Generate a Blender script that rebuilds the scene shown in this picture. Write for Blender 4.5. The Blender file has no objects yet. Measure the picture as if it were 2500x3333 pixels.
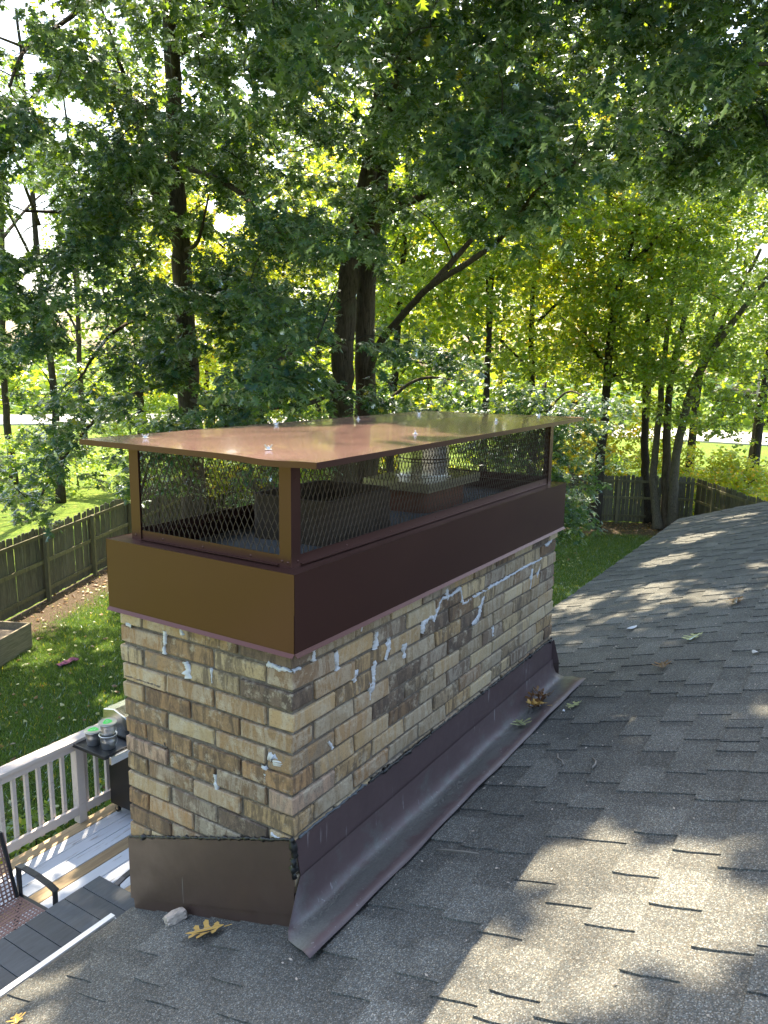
import bpy, math
import numpy as np
from mathutils import Vector, Matrix
rad = math.radians
S = bpy.context.scene
COL = S.collection
rng = np.random.default_rng(7)

# ------------------------------------------------------------------ camera, sky, sun, exposure
CAM = np.array([-1.6614, -1.3335, 0.5801]); YAW, PITCH, ROLL = 0.5589, 0.1846, 0.0166
fw = np.array([math.cos(PITCH)*math.cos(YAW), math.cos(PITCH)*math.sin(YAW), -math.sin(PITCH)])
rt = np.array([math.sin(YAW), -math.cos(YAW), 0.0]); up = np.cross(rt, fw)
cr, sr = math.cos(ROLL), math.sin(ROLL)
rt, up = cr*rt + sr*up, -sr*rt + cr*up
cam = bpy.data.objects.new('camera', bpy.data.cameras.new('camera')); COL.objects.link(cam)
cam.matrix_world = Matrix(((rt[0], up[0], -fw[0], CAM[0]), (rt[1], up[1], -fw[1], CAM[1]), (rt[2], up[2], -fw[2], CAM[2]), (0, 0, 0, 1)))
cam.data.sensor_fit = 'HORIZONTAL'; cam.data.sensor_width = 36; cam.data.lens = 36*2533.0/2500
cam.data.clip_start = 0.05; cam.data.clip_end = 1500
S.camera = cam
SUN_AZ, SUN_EL = rad(41), rad(60)                       # azimuth from +X towards +Y
SUND = np.array([math.cos(SUN_EL)*math.cos(SUN_AZ), math.cos(SUN_EL)*math.sin(SUN_AZ), math.sin(SUN_EL)])
W = bpy.data.worlds.new('World'); S.world = W; W.use_nodes = True
wn = W.node_tree.nodes; bg = wn['Background']
sky = wn.new('ShaderNodeTexSky'); sky.sky_type = 'NISHITA'; sky.sun_disc = False
sky.sun_elevation = SUN_EL; sky.sun_rotation = math.pi/2 - SUN_AZ; sky.air_density = 1.3; sky.dust_density = 3.5
W.node_tree.links.new(sky.outputs[0], bg.inputs[0]); bg.inputs[1].default_value = 0.13
sun = bpy.data.objects.new('sun', bpy.data.lights.new('sun', 'SUN')); COL.objects.link(sun)
sun.data.energy = 5.0; sun.data.angle = rad(0.53); sun.data.color = (1.0, 0.86, 0.65)
sun.rotation_euler = Vector(SUND).to_track_quat('Z', 'Y').to_euler(); sun.location = (10, 10, 30)
S.view_settings.view_transform = 'Standard'; S.view_settings.look = 'None'
S.view_settings.gamma = 1; S.view_settings.exposure = 2.05
S.render.engine = 'CYCLES'
S.cycles.max_bounces = 7; S.cycles.diffuse_bounces = 4; S.cycles.glossy_bounces = 3; S.cycles.transmission_bounces = 4
S.cycles.use_denoising = True

# ------------------------------------------------------------------ material helpers
class N:
    def __init__(s, name):
        s.m = bpy.data.materials.new(name); s.m.use_nodes = True; s.t = s.m.node_tree; s.t.nodes.clear()
        s.out = s.t.nodes.new('ShaderNodeOutputMaterial')
    def n(s, ty, **kw):
        o = s.t.nodes.new(ty)
        for k, v in kw.items():
            if k[:2] == 'i_':
                key = k[2:]; key = int(key) if key.isdigit() else key.replace('_', ' ')
                s.set(o.inputs[key], v)
            else: setattr(o, k, v)
        return o
    def set(s, inp, v):
        if isinstance(v, bpy.types.NodeSocket): s.t.links.new(v, inp)
        elif isinstance(v, bpy.types.Node): s.t.links.new(v.outputs[0], inp)
        else:
            if isinstance(v, (tuple, list)) and len(v) == 3 and inp.type == 'RGBA': v = (*v, 1)
            inp.default_value = v
    def pos(s): return s.n('ShaderNodeNewGeometry').outputs['Position']
    def noise(s, scale, detail=4, rough=.6, vec=None, dist=0):
        o = s.n('ShaderNodeTexNoise', i_Scale=scale, i_Detail=detail, i_Roughness=rough, i_Distortion=dist)
        s.set(o.inputs['Vector'], vec if vec is not None else s.pos()); return o.outputs[0]
    def scale(s, vec, sc, rot=(0, 0, 0)):
        return s.n('ShaderNodeMapping', i_Vector=vec, i_Scale=sc, i_Rotation=rot).outputs[0]
    def ramp(s, f, stops):
        o = s.n('ShaderNodeValToRGB'); s.set(o.inputs[0], f); e = o.color_ramp.elements
        while len(e) < len(stops): e.new(0.5)
        for k, (p, c) in enumerate(stops):
            e[k].position = p
            c = (c, c, c) if isinstance(c, (int, float)) else c
            e[k].color = (*c, 1)
        return o.outputs[0]
    def mix(s, f, a, b, mode='MIX'):
        o = s.n('ShaderNodeMix', data_type='RGBA', blend_type=mode)
        s.set(o.inputs[0], f); s.set(o.inputs[6], a); s.set(o.inputs[7], b); return o.outputs[2]
    def math(s, op, a, b=0.0):
        o = s.n('ShaderNodeMath', operation=op); s.set(o.inputs[0], a); s.set(o.inputs[1], b); return o.outputs[0]
    def bump(s, h, strength=.3, dist=.01):
        return s.n('ShaderNodeBump', i_Height=h, i_Strength=strength, i_Distance=dist).outputs[0]
    def pbr(s, col, rough=.6, metal=0.0, bump=None, spec=None):
        p = s.n('ShaderNodeBsdfPrincipled'); s.set(p.inputs['Base Color'], col); s.set(p.inputs['Roughness'], rough); s.set(p.inputs['Metallic'], metal)
        if bump is not None: s.set(p.inputs['Normal'], bump)
        if spec is not None: s.set(p.inputs['Specular IOR Level'], spec)
        s.t.links.new(p.outputs[0], s.out.inputs[0]); return s.m

def simple(name, col, rough=.6, metal=0.0, var=.25, scale=8, bump=.1):
    k = N(name); f = k.noise(scale, 5)
    c = k.mix(f, tuple(v*(1-var) for v in col), tuple(min(1, v*(1+var)) for v in col))
    return k.pbr(c, rough, metal, k.bump(k.noise(scale*9, 4), bump, .003))

def mat_brick():
    k = N('brick_face'); P = k.pos()
    oc = k.n('ShaderNodeObjectInfo')
    base = oc.outputs['Color']
    stre = k.scale(P, (22, 22, 5))
    b1 = k.ramp(k.noise(1.0, 6, .7, stre, 1.2), [(.44, 0), (.56, 1)])
    dark = k.mix(.72, base, (.065, .050, .040))
    light = k.mix(.45, base, (.50, .44, .33))
    rnd = oc.outputs['Random']
    c = k.mix(k.math('MULTIPLY', b1, .95), base, k.mix(k.ramp(rnd, [(.45, 0), (.55, 1)]), light, dark))
    fine = k.noise(95, 6, .75, P)
    c = k.mix(k.ramp(fine, [(.30, .55), (.5, 0)]), c, k.mix(.6, c, (.05, .04, .03)))
    wash = k.ramp(k.noise(19, 7, .78, P), [(.54, 0), (.64, .6)])
    c = k.mix(wash, c, (.50, .43, .31))
    pits = k.ramp(k.noise(260, 3, .6, P), [(.28, .8), (.40, 0)])
    c = k.mix(pits, c, (.045, .035, .03))
    h = k.math('ADD', k.math('MULTIPLY', fine, 1.0), k.math('MULTIPLY', k.noise(300, 3, .6, P), .4))
    return k.pbr(c, .88, 0, k.bump(h, .55, .004), .3)
def mat_mortar():
    k = N('mortar'); c = k.ramp(k.noise(40, 6, .7), [(.3, (.085, .068, .05)), (.55, (.17, .14, .105)), (.75, (.29, .26, .21))])
    return k.pbr(c, .95, 0, k.bump(k.noise(350, 4, .8), .8, .003))
def mat_shingle(name, src):
    k = N(name); P = k.pos()
    tone = k.n('ShaderNodeObjectInfo').outputs['Color'] if src == 'object' else k.n('ShaderNodeAttribute', attribute_name='tone').outputs['Color']
    g = k.n('ShaderNodeTexVoronoi', i_Scale=330.0); k.set(g.inputs['Vector'], P)
    gran = k.n('ShaderNodeSeparateColor', i_0=g.outputs['Color'])
    sp = k.ramp(gran.outputs[0], [(0, .50), (.35, .78), (.7, 1.0), (.88, 1.5), (.98, 2.3)])
    tint = k.ramp(gran.outputs[1], [(0, (.90, 1.0, .98)), (.5, (1, 1, .94)), (1, (1.12, 1.0, .78))])
    sp2 = k.ramp(k.noise(150, 3, .8, P), [(.3, .72), (.7, 1.28)])
    c = k.mix(1.0, tone, sp, 'MULTIPLY'); c = k.mix(1.0, c, tint, 'MULTIPLY'); c = k.mix(1.0, c, sp2, 'MULTIPLY')
    big = k.ramp(k.noise(2.2, 5, .6, P), [(.3, .78), (.7, 1.2)]); c = k.mix(1.0, c, big, 'MULTIPLY')
    return k.pbr(c, .93, 0, k.bump(gran.outputs[2], .45, .0025), .25)
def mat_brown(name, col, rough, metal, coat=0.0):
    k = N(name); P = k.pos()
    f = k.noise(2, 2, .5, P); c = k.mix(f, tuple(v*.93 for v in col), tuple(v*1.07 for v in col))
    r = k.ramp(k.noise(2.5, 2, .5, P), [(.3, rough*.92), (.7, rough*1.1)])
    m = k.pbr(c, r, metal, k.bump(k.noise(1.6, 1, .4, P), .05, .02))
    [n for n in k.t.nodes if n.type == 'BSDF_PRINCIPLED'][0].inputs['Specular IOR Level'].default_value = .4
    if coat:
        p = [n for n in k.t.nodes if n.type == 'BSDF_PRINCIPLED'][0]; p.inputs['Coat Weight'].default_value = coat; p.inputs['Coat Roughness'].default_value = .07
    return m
def mat_flash(name, col, grime):
    k = N(name); P = k.pos()
    c = k.mix(k.noise(6, 4, .6, P), tuple(v*.8 for v in col), tuple(v*1.25 for v in col))
    drip = k.ramp(k.noise(1.0, 3, .6, k.scale(P, (60, 60, 4))), [(.67, 0), (.72, .45)] if grime is not None else [(.74, 0), (.78, .3)])
    c = k.mix(drip, c, (.5, .48, .46))
    if grime:   # silt washed along the bottom of the gutter-like bend
        x = k.n('ShaderNodeSeparateXYZ', i_0=P).outputs[1]
        d = k.math('ADD', k.math('ABSOLUTE', k.math('ADD', x, .045)), k.math('MULTIPLY', k.math('SUBTRACT', k.noise(9, 6, .7, P), .5), .16))
        c = k.mix(k.ramp(d, [(.0, .8), (.035, .65), (.062, 0)]), c, k.ramp(k.noise(120, 5, .8, P), [(.3, (.07, .075, .065)), (.7, (.17, .175, .155))]))
    return k.pbr(c, k.ramp(k.noise(7, 5, .7, P), [(.3, .38), (.7, .62)]), 0.0, k.bump(k.noise(5, 3, .6, P), .2, .01))
def mat_wood(name, col, dark, grain=(2, 30, 30), rough=.75, knots=False, paint=None):
    k = N(name); P = k.n('ShaderNodeTexCoord').outputs['Object']
    r = k.n('ShaderNodeObjectInfo').outputs['Random']
    P = k.n('ShaderNodeVectorMath', operation='ADD', i_0=P, i_1=k.n('ShaderNodeCombineXYZ', i_0=k.math('MULTIPLY', r, 37.), i_1=k.math('MULTIPLY', r, 11.)).outputs[0]).outputs[0]
    f = k.noise(1.0, 6, .65, k.scale(P, grain), 1.2)
    c = k.mix(k.ramp(f, [(.35, 0), (.65, 1)]), dark, col)
    c = k.mix(1.0, c, k.ramp(r, [(0, .78), (1, 1.2)]), 'MULTIPLY')
    if paint:
        worn = k.ramp(k.noise(1.0, 6, .7, k.scale(P, (3, 28, 28)), .5), [(.60, 0), (.66, 1)])
        c = k.mix(worn, k.mix(k.noise(4, 3, .5, P), tuple(v*.9 for v in paint), paint), c)
    return k.pbr(c, rough, 0, k.bump(f, .35, .004))
def mat_leaf(name, c1, c2, t1, t2, yellow=(.40, .34, .03), py=.03, gloss=.35, rough=.38):
    k = N(name); r = k.n('ShaderNodeNewGeometry').outputs['Random Per Island']
    a = k.mix(r, c1, c2); t = k.mix(r, t1, t2)
    if py: 
        yf = k.ramp(r, [(1-py, 0), (1-py+.004, 1)]); a = k.mix(yf, a, tuple(v*.6 for v in yellow)); t = k.mix(yf, t, yellow)
    d = k.n('ShaderNodeBsdfDiffuse', i_Color=a); tr = k.n('ShaderNodeBsdfTranslucent', i_Color=t)
    g = k.n('ShaderNodeBsdfGlossy', i_Color=(.85, .92, 1.0), i_Roughness=rough)
    fr = k.n('ShaderNodeFresnel', i_IOR=1.45)
    m1 = k.n('ShaderNodeAddShader', i_0=d, i_1=tr)
    m2 = k.n('ShaderNodeMixShader'); k.set(m2.inputs[0], k.math('MULTIPLY', fr.outputs[0], gloss*2)); k.set(m2.inputs[1], m1); k.set(m2.inputs[2], g)
    k.t.links.new(m2.outputs[0], k.out.inputs[0]); return k.m
def mat_bark(name, col, sc=1.0):
    k = N(name); P = k.pos()
    f = k.noise(1.0, 7, .7, k.scale(P, (26*sc, 26*sc, 4*sc)), .7)
    c = k.ramp(f, [(.33, tuple(v*.28 for v in col)), (.5, col), (.72, tuple(v*1.55 for v in col))])
    c = k.mix(k.ramp(k.noise(2.5, 4, .6, P), [(.55, 0), (.7, .35)]), c, (.11, .12, .08))
    return k.pbr(c, .95, 0, k.bump(f, 1.0, .05), .2)
def mat_ground():
    k = N('lawn_ground'); P = k.pos()
    g = k.ramp(k.noise(1.0, 6, .7, k.scale(P, (14, 14, 14))), [(.3, (.020, .040, .010)), (.5, (.042, .080, .016)), (.72, (.10, .14, .03))])
    patch = k.ramp(k.noise(.5, 4, .6, P), [(.35, (.85, .9, .8)), (.65, (1.25, 1.12, 1.0))]); g = k.mix(1.0, g, patch, 'MULTIPLY')
    thin = k.ramp(k.noise(2.6, 5, .65, P), [(.56, 0), (.70, .55)]); g = k.mix(thin, g, (.13, .12, .05))
    dirt = k.ramp(k.noise(22, 6, .8, P), [(.3, (.045, .033, .024)), (.55, (.10, .075, .052)), (.72, (.20, .16, .12)), (.8, (.33, .28, .22))])
    xyz = k.n('ShaderNodeSeparateXYZ', i_0=P); x, y = xyz.outputs[0], xyz.outputs[1]
    def dist(ax, ay, nx, ny):
        return k.math('ABSOLUTE', k.math('ADD', k.math('MULTIPLY', k.math('SUBTRACT', x, ax), nx), k.math('MULTIPLY', k.math('SUBTRACT', y, ay), ny)))
    w = k.math('MULTIPLY', k.math('SUBTRACT', k.noise(1.2, 5, .7, P), .5), 2.4)
    d1 = k.math('ADD', dist(9.35, 15.14, -.436, .9), w); d2 = k.math('ADD', dist(28.9, 4.11, .9, .436), w)
    m_ = k.math('MAXIMUM', k.ramp(k.math('MULTIPLY', d1, .2), [(.20, 1), (.28, 0)]), k.ramp(k.math('MULTIPLY', d2, .2), [(.42, 1), (.55, 0)]))
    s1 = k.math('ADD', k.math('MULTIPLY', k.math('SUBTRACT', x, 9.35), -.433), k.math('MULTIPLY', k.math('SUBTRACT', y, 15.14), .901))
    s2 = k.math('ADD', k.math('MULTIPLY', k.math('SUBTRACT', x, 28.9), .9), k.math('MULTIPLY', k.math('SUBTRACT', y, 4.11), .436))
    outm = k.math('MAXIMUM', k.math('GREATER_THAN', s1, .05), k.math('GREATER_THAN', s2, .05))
    g = k.mix(outm, g, k.mix(1.0, g, (2.1, 1.9, 1.3), 'MULTIPLY'))  # sunlight put into the colour: lawn beyond the fences lightened and yellowed
    c = k.mix(k.math('MULTIPLY', m_, k.math('SUBTRACT', 1.0, outm)), g, dirt)
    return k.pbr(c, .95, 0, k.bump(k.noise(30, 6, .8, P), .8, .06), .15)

M = dict(
 brick=mat_brick(), mortar=mat_mortar(), shingle=mat_shingle('shingle_granules', 'object'), shingle_far=mat_shingle('shingle_granules_far', 'attr'),
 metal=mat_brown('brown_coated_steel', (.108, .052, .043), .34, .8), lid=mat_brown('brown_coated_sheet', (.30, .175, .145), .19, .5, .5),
 mesh=simple('brown_expanded_steel', (.075, .052, .032), .45, .3, .1), flash=mat_flash('plum_brown_flashing', (.082, .054, .053), False),
 pan=mat_flash('plum_brown_pan', (.095, .064, .062), True), flash2=mat_flash('brown_flashing', (.062, .036, .028), None),
 tar=simple('black_sealant', (.008, .009, .009), .35, 0, .3, 30, .5), caulk=simple('white_caulk', (.54, .55, .555), .55, 0, .12, 25, .6),
 concrete=simple('dark_concrete', (.10, .11, .115), .95, 0, .3, 12, .5), clay=simple('tan_clay', (.06, .042, .026), .9, 0, .3, 9, .4),
 redclay=simple('red_clay', (.17, .07, .04), .9, 0, .3, 9, .4), steel=simple('galvanised_steel', (.62, .60, .55), .25, 1.0, .15, 9, .05),
 zinc=simple('zinc_bright', (.55, .55, .56), .38, 1.0, .05, 9, .02), white=simple('white_gutter', (.75, .73, .68), .45, 0, .08, 4, .05),
 brass=simple('lid_plate', (.42, .38, .26), .35, .6, .2, 9, .1),
 siding=simple('pale_siding', (.5, .48, .42), .7), soffit=simple('white_fascia', (.6, .58, .52), .7),
 deckpaint=mat_wood('grey_painted_board', (.30, .27, .25), (.17, .14, .12), paint=(.50, .52, .55)), rail=mat_wood('weathered_pale_rail', (.42, .36, .31), (.25, .20, .16), paint=(.52, .46, .42)),
 barewood=mat_wood('bare_treated_board', (.42, .31, .17), (.28, .19, .10)), fence=mat_wood('weathered_fence', (.125, .12, .085), (.055, .052, .036), (30, 30, 3)),
 fencepost=mat_wood('fence_post_wood', (.16, .15, .08), (.08, .075, .04), (30, 30, 3)), planter=mat_wood('planter_board', (.24, .20, .13), (.12, .10, .06)),
 black=simple('black_powder_coat', (.015, .016, .018), .4, .2), blackm=simple('charcoal_metal', (.022, .026, .032), .35, .3), stainless=simple('brushed_stainless', (.6, .6, .58), .22, 1.0, .06, 5, .05),
 rubber=simple('rubber', (.012, .012, .012), .8), table=mat_wood('slate_tabletop', (.040, .052, .066), (.022, .03, .04), (3, 22, 22), .5), strap=simple('pinkish_brown_strap', (.24, .145, .125), .6),
 green=simple('green_print', (.08, .75, .12), .5), pail=simple('pail_tin', (.55, .55, .54), .3, .9, .15, 14, .1),
 leaf_brown=mat_leaf('dry_oak_leaf', (.07, .042, .024), (.17, .105, .05), (.2, .1, .03), (.3, .18, .05), py=0, gloss=.2),
 leaf_gold=mat_leaf('golden_oak_leaf', (.42, .27, .07), (.45, .30, .09), (.2, .12, .03), (.3, .18, .05), py=0, gloss=.2),
 leaf_pale=mat_leaf('pale_green_leaf', (.24, .27, .12), (.3, .3, .16), (.2, .2, .06), (.3, .28, .08), py=0, gloss=.3),
 stone=simple('mortar_chunk', (.48, .40, .32), .95, 0, .35, 30, .9), twig=simple('grey_twig', (.20, .18, .15), .9),
 road=simple('pale_concrete_road', (.42, .41, .39), .9, 0, .1, 2), cloth=simple('purple_cloth', (.12, .03, .07), .9), wire=simple('cable', (.02, .02, .02), .6),  # road: one even pale concrete grey
 oak=mat_leaf('oak_foliage', (.011, .029, .022), (.024, .050, .032), (.04, .10, .010), (.22, .30, .014), py=.012, gloss=.40, rough=.36),
 maple=mat_leaf('maple_foliage', (.018, .042, .012), (.040, .065, .018), (.22, .34, .012), (.45, .51, .02), py=.03, gloss=.3),
 bright=mat_leaf('bright_foliage', (.035, .062, .012), (.065, .085, .02), (.42, .50, .012), (.68, .64, .03), yellow=(.6, .4, .04), py=.10, gloss=.25),
 yellow=mat_leaf('yellow_foliage', (.12, .14, .02), (.20, .15, .03), (.42, .42, .03), (.6, .42, .04), py=0, gloss=.2),
 bark=mat_bark('oak_bark', (.085, .066, .048)), bark2=mat_bark('grey_bark', (.13, .115, .09), 2), darkbark=mat_bark('dark_bark', (.05, .042, .034), 2),
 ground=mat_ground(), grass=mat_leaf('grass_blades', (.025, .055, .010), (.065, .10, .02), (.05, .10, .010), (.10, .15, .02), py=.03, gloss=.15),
 farhouse=simple('far_dark_siding', (.06, .045, .035), .8), farroof=simple('far_roof', (.09, .08, .08), .9), farpole=simple('far_pole', (.24, .22, .19), .9),
)

# ------------------------------------------------------------------ mesh helpers
class MB:
    def __init__(s): s.v = []; s.f = []
    def add(s, vs, fs):
        b = len(s.v); s.v.extend([tuple(map(float, p)) for p in vs]); s.f.extend([tuple(i+b for i in f) for f in fs]); return s
    def box(s, x0, x1, y0, y1, z0, z1):
        return s.add([(x0,y0,z0),(x1,y0,z0),(x1,y1,z0),(x0,y1,z0),(x0,y0,z1),(x1,y0,z1),(x1,y1,z1),(x0,y1,z1)], BOXF)
    def obox(s, c, ax, ay, az):     # oriented box: centre and three half-axis vectors
        c, ax, ay, az = map(np.array, (c, ax, ay, az))
        return s.add([c-ax-ay-az, c+ax-ay-az, c+ax+ay-az, c-ax+ay-az, c-ax-ay+az, c+ax-ay+az, c+ax+ay+az, c-ax+ay+az], BOXF)
    def bar(s, a, b, w, h, upv=(0, 0, 1)):
        a, b = np.array(a, float), np.array(b, float); d = b-a; L = np.linalg.norm(d); d /= L
        u = np.array(upv, float); x = np.cross(d, u); x /= np.linalg.norm(x); y = np.cross(x, d)
        return s.obox((a+b)/2, d*L/2, x*w/2, y*h/2)
    def tube(s, pts, rs, n=8, cap=True, closed=False):
        pts = np.array(pts, float); rs = np.broadcast_to(rs, (len(pts),)).astype(float)
        T = np.gradient(pts, axis=0) if len(pts) > 2 else np.repeat([pts[1]-pts[0]], 2, 0)
        if closed: T = np.roll(pts, -1, 0)-np.roll(pts, 1, 0)
        T /= np.linalg.norm(T, axis=1)[:, None]+1e-9
        x = np.cross(T[0], (0, 0, 1.) if abs(T[0][2]) < .9 else (1., 0, 0)); x /= np.linalg.norm(x)
        b = len(s.v); a = np.arange(n)*2*math.pi/n
        for p, t, r in zip(pts, T, rs):
            x = x-t*np.dot(x, t); x /= np.linalg.norm(x); y = np.cross(t, x)
            for q in p+r*(np.cos(a)[:, None]*x+np.sin(a)[:, None]*y): s.v.append(tuple(q))
        m = len(pts)
        for i in range(m if closed else m-1):
            for j in range(n):
                i2 = (i+1) % m; s.f.append((b+i*n+j, b+i*n+(j+1) % n, b+i2*n+(j+1) % n, b+i2*n+j))
        if cap and not closed: s.f.append(tuple(b+j for j in range(n))[::-1]); s.f.append(tuple(b+(m-1)*n+j for j in range(n)))
        return s
    def lathe(s, prof, c=(0, 0, 0), n=20, cap=True):
        b = len(s.v); c = np.array(c)
        for r, z in prof:
            for j in range(n): s.v.append((c[0]+r*math.cos(2*math.pi*j/n), c[1]+r*math.sin(2*math.pi*j/n), c[2]+z))
        for i in range(len(prof)-1):
            for j in range(n): s.f.append((b+i*n+j, b+i*n+(j+1) % n, b+(i+1)*n+(j+1) % n, b+(i+1)*n+j))
        if cap: s.f.append(tuple(b+j for j in range(n))[::-1]); s.f.append(tuple(b+(len(prof)-1)*n+j for j in range(n)))
        return s
    def mesh(s, name, m, smooth=False):
        me = bpy.data.meshes.new(name); me.from_pydata(s.v, [], s.f); me.materials.append(m)
        if smooth: me.polygons.foreach_set('use_smooth', [True]*len(me.polygons))
        me.update(); return me
    def build(s, name, m, parent=None, smooth=False, loc=None, bevel=0):
        o = link(name, s.mesh(name, m, smooth), parent)
        if loc is not None: o.location = loc
        if bevel:
            b = o.modifiers.new('bevel', 'BEVEL'); b.width = bevel; b.segments = 2; b.limit_method = 'ANGLE'
        return o
BOXF = [(0,3,2,1),(4,5,6,7),(0,1,5,4),(1,2,6,5),(2,3,7,6),(3,0,4,7)]
def link(name, data, parent=None):
    o = bpy.data.objects.new(name, data); COL.objects.link(o)
    if parent is not None: o.parent = parent
    return o
def tag(o, label=None, cat=None, group=None, kind=None):
    if label: o['label'] = label
    if cat: o['category'] = cat
    if group: o['group'] = group
    if kind: o['kind'] = kind
    return o
def thing(name, label, cat, loc=(0, 0, 0), group=None, rz=0):
    o = link(name, None); o.location = loc; o.rotation_euler = (0, 0, rz); o.empty_display_size = .1; return tag(o, label, cat, group)
def dup(root, loc, rz, label, group=None):
    r = root.copy(); COL.objects.link(r); r.location = loc; r.rotation_euler = (0, 0, rz); r['label'] = label
    if group: r['group'] = group
    for ch in root.children:
        c = ch.copy(); COL.objects.link(c); c.parent = r
        for g in ch.children:
            d = g.copy(); COL.objects.link(d); d.parent = c
    return r
def tri_mesh(name, V, T, m, parent=None, attr=None):
    me = bpy.data.meshes.new(name); n = len(T)
    me.vertices.add(len(V)); me.vertices.foreach_set('co', V.astype(np.float32).ravel())
    me.loops.add(n*3); me.loops.foreach_set('vertex_index', T.astype(np.int32).ravel())
    me.polygons.add(n); me.polygons.foreach_set('loop_start', np.arange(0, n*3, 3, dtype=np.int32)); me.polygons.foreach_set('loop_total', np.full(n, 3, dtype=np.int32))
    me.materials.append(m); me.update(calc_edges=True); return link(name, me, parent)

G = -5.1
# ------------------------------------------------------------------ the setting: ground, road
gs = 600
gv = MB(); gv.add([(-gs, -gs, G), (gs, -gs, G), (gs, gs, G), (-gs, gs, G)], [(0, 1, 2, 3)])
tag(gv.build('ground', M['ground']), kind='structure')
# road runs beyond the back fence, bending away on the left
rp = np.array([[60, -60], [63, -20], [66.5, 5], [66, 22], [60, 42], [48, 58], [34, 68], [10, 78], [-30, 88]], float)
rw = 15.; r_ = MB(); k_ = MB(); vs = []; ks = []
for i, p in enumerate(rp):
    t = rp[min(i+1, len(rp)-1)]-rp[max(i-1, 0)]; t /= np.linalg.norm(t); nrm = np.array([t[1], -t[0]])
    a, b = p, p+nrm*rw
    vs += [(a[0], a[1], G+.02), (b[0], b[1], G+.02)]; ks.append((a, p-nrm*.18))
r_.add(vs, [(2*i, 2*i+1, 2*i+3, 2*i+2) for i in range(len(rp)-1)]); tag(r_.build('road', M['road']), kind='structure')
for i in range(len(rp)-1):
    (a, b), (c, d) = ks[i], ks[i+1]
    k_.add([(*a, G), (*b, G), (*d, G), (*c, G), (*a, G+.13), (*b, G+.13), (*d, G+.13), (*c, G+.13)], BOXF)
tag(k_.build('kerb', M['road']), kind='structure')

# ------------------------------------------------------------------ house and roof
TH = math.atan(.333); ct, st = math.cos(TH), math.sin(TH)
EY, EZ = .795, -1.411                       # lower edge of the roof
def roofp(x, u, h=0):                        # u metres up the slope, h proud of it
    return (x, EY-u*ct+h*st, EZ+u*st+h*ct)
def roofz(y): return EZ+(EY-y)*.333
RX0, RX1, UL = -3.6, 9.42, 7.6
house = thing('house', 'single storey house under a low grey shingle roof with the chimney at its eave', 'house', (3, -3, G))
house_inv = Matrix.Translation((-3, 3, -G))
def hp(o): o.matrix_parent_inverse = house_inv; return o
roof = hp(MB().add([roofp(RX0, .02, -.03), roofp(RX1-.01, .02, -.03), roofp(RX1-.01, UL, -.03), roofp(RX0, UL, -.03), roofp(RX0, .02, -.004), roofp(RX1-.01, .02, -.004), roofp(RX1-.01, UL, -.004), roofp(RX0, UL, -.004)], BOXF).build('roof', M['wire'], house))
ridge_y, ridge_z = roofp(0, UL)[1:]
bb = MB(); bb.add([(RX0, ridge_y, ridge_z), (RX1, ridge_y, ridge_z), (RX1, ridge_y-UL*ct, EZ), (RX0, ridge_y-UL*ct, EZ)], [(3, 2, 1, 0)])
back = hp(bb.build('rear_roof_slope', M['shingle_far'], house)); 
ca = back.data.color_attributes.new('tone', 'FLOAT_COLOR', 'POINT'); ca.data.foreach_set('color', [.07, .07, .07, 1]*4)
wl = MB(); wy = .42
wl.box(RX0+.4, RX1-.4, ridge_y-UL*ct+.4, wy, G, EZ-.08)
wl.add([(RX0+.4, wy, EZ-.08), (RX0+.4, ridge_y, ridge_z-.12), (RX0+.4, ridge_y-UL*ct+.4, EZ-.08), (RX1-.4, wy, EZ-.08), (RX1-.4, ridge_y, ridge_z-.12), (RX1-.4, ridge_y-UL*ct+.4, EZ-.08)], [(0, 1, 2), (3, 5, 4), (0, 3, 4, 1), (1, 4, 5, 2)])
hp(wl.build('wall', M['siding'], house))
fa = MB(); fa.box(RX0, -.012, .755, .772, EZ-.17, EZ-.045); fa.box(2.30, RX1, .755, .772, EZ-.17, EZ-.045)
fa.box(RX0, RX1, wy+.002, .753, EZ-.17, EZ-.155)
hp(fa.build('fascia', M['soffit'], house))
# gutter: U section with a rolled outer lip, broken by the chimney
for a, b in ((RX0, -.03), (2.32, RX1)):
    g = MB(); g.box(a, b, .776, .838, EZ-.125, EZ-.12); g.box(a, b, .8345, .838, EZ-.118, EZ-(.006 if a < 0 else .065)); g.box(a, b, .776, .779, EZ-.118, EZ-.03)
    lo = 0 if a < 0 else -.06
    g.box(a, b, .818 if a < 0 else .826, .840, EZ-.004+lo, EZ+.003+lo)
    g.box(b-.003 if a < 0 else a, b if a < 0 else a+.003, .78, .834, EZ-.118, EZ-.006)
    hp(g.build('gutter', M['white'], house))
rk = MB(); rk.add([roofp(RX1, 0, -.16), roofp(RX1+.008, 0, -.16), roofp(RX1+.008, UL, -.16), roofp(RX1, UL, -.16), roofp(RX1, 0, -.02), roofp(RX1+.008, 0, -.02), roofp(RX1+.008, UL, -.02), roofp(RX1, UL, -.02)], BOXF)
hp(rk.build('rake_board', M['soffit'], house))
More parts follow.
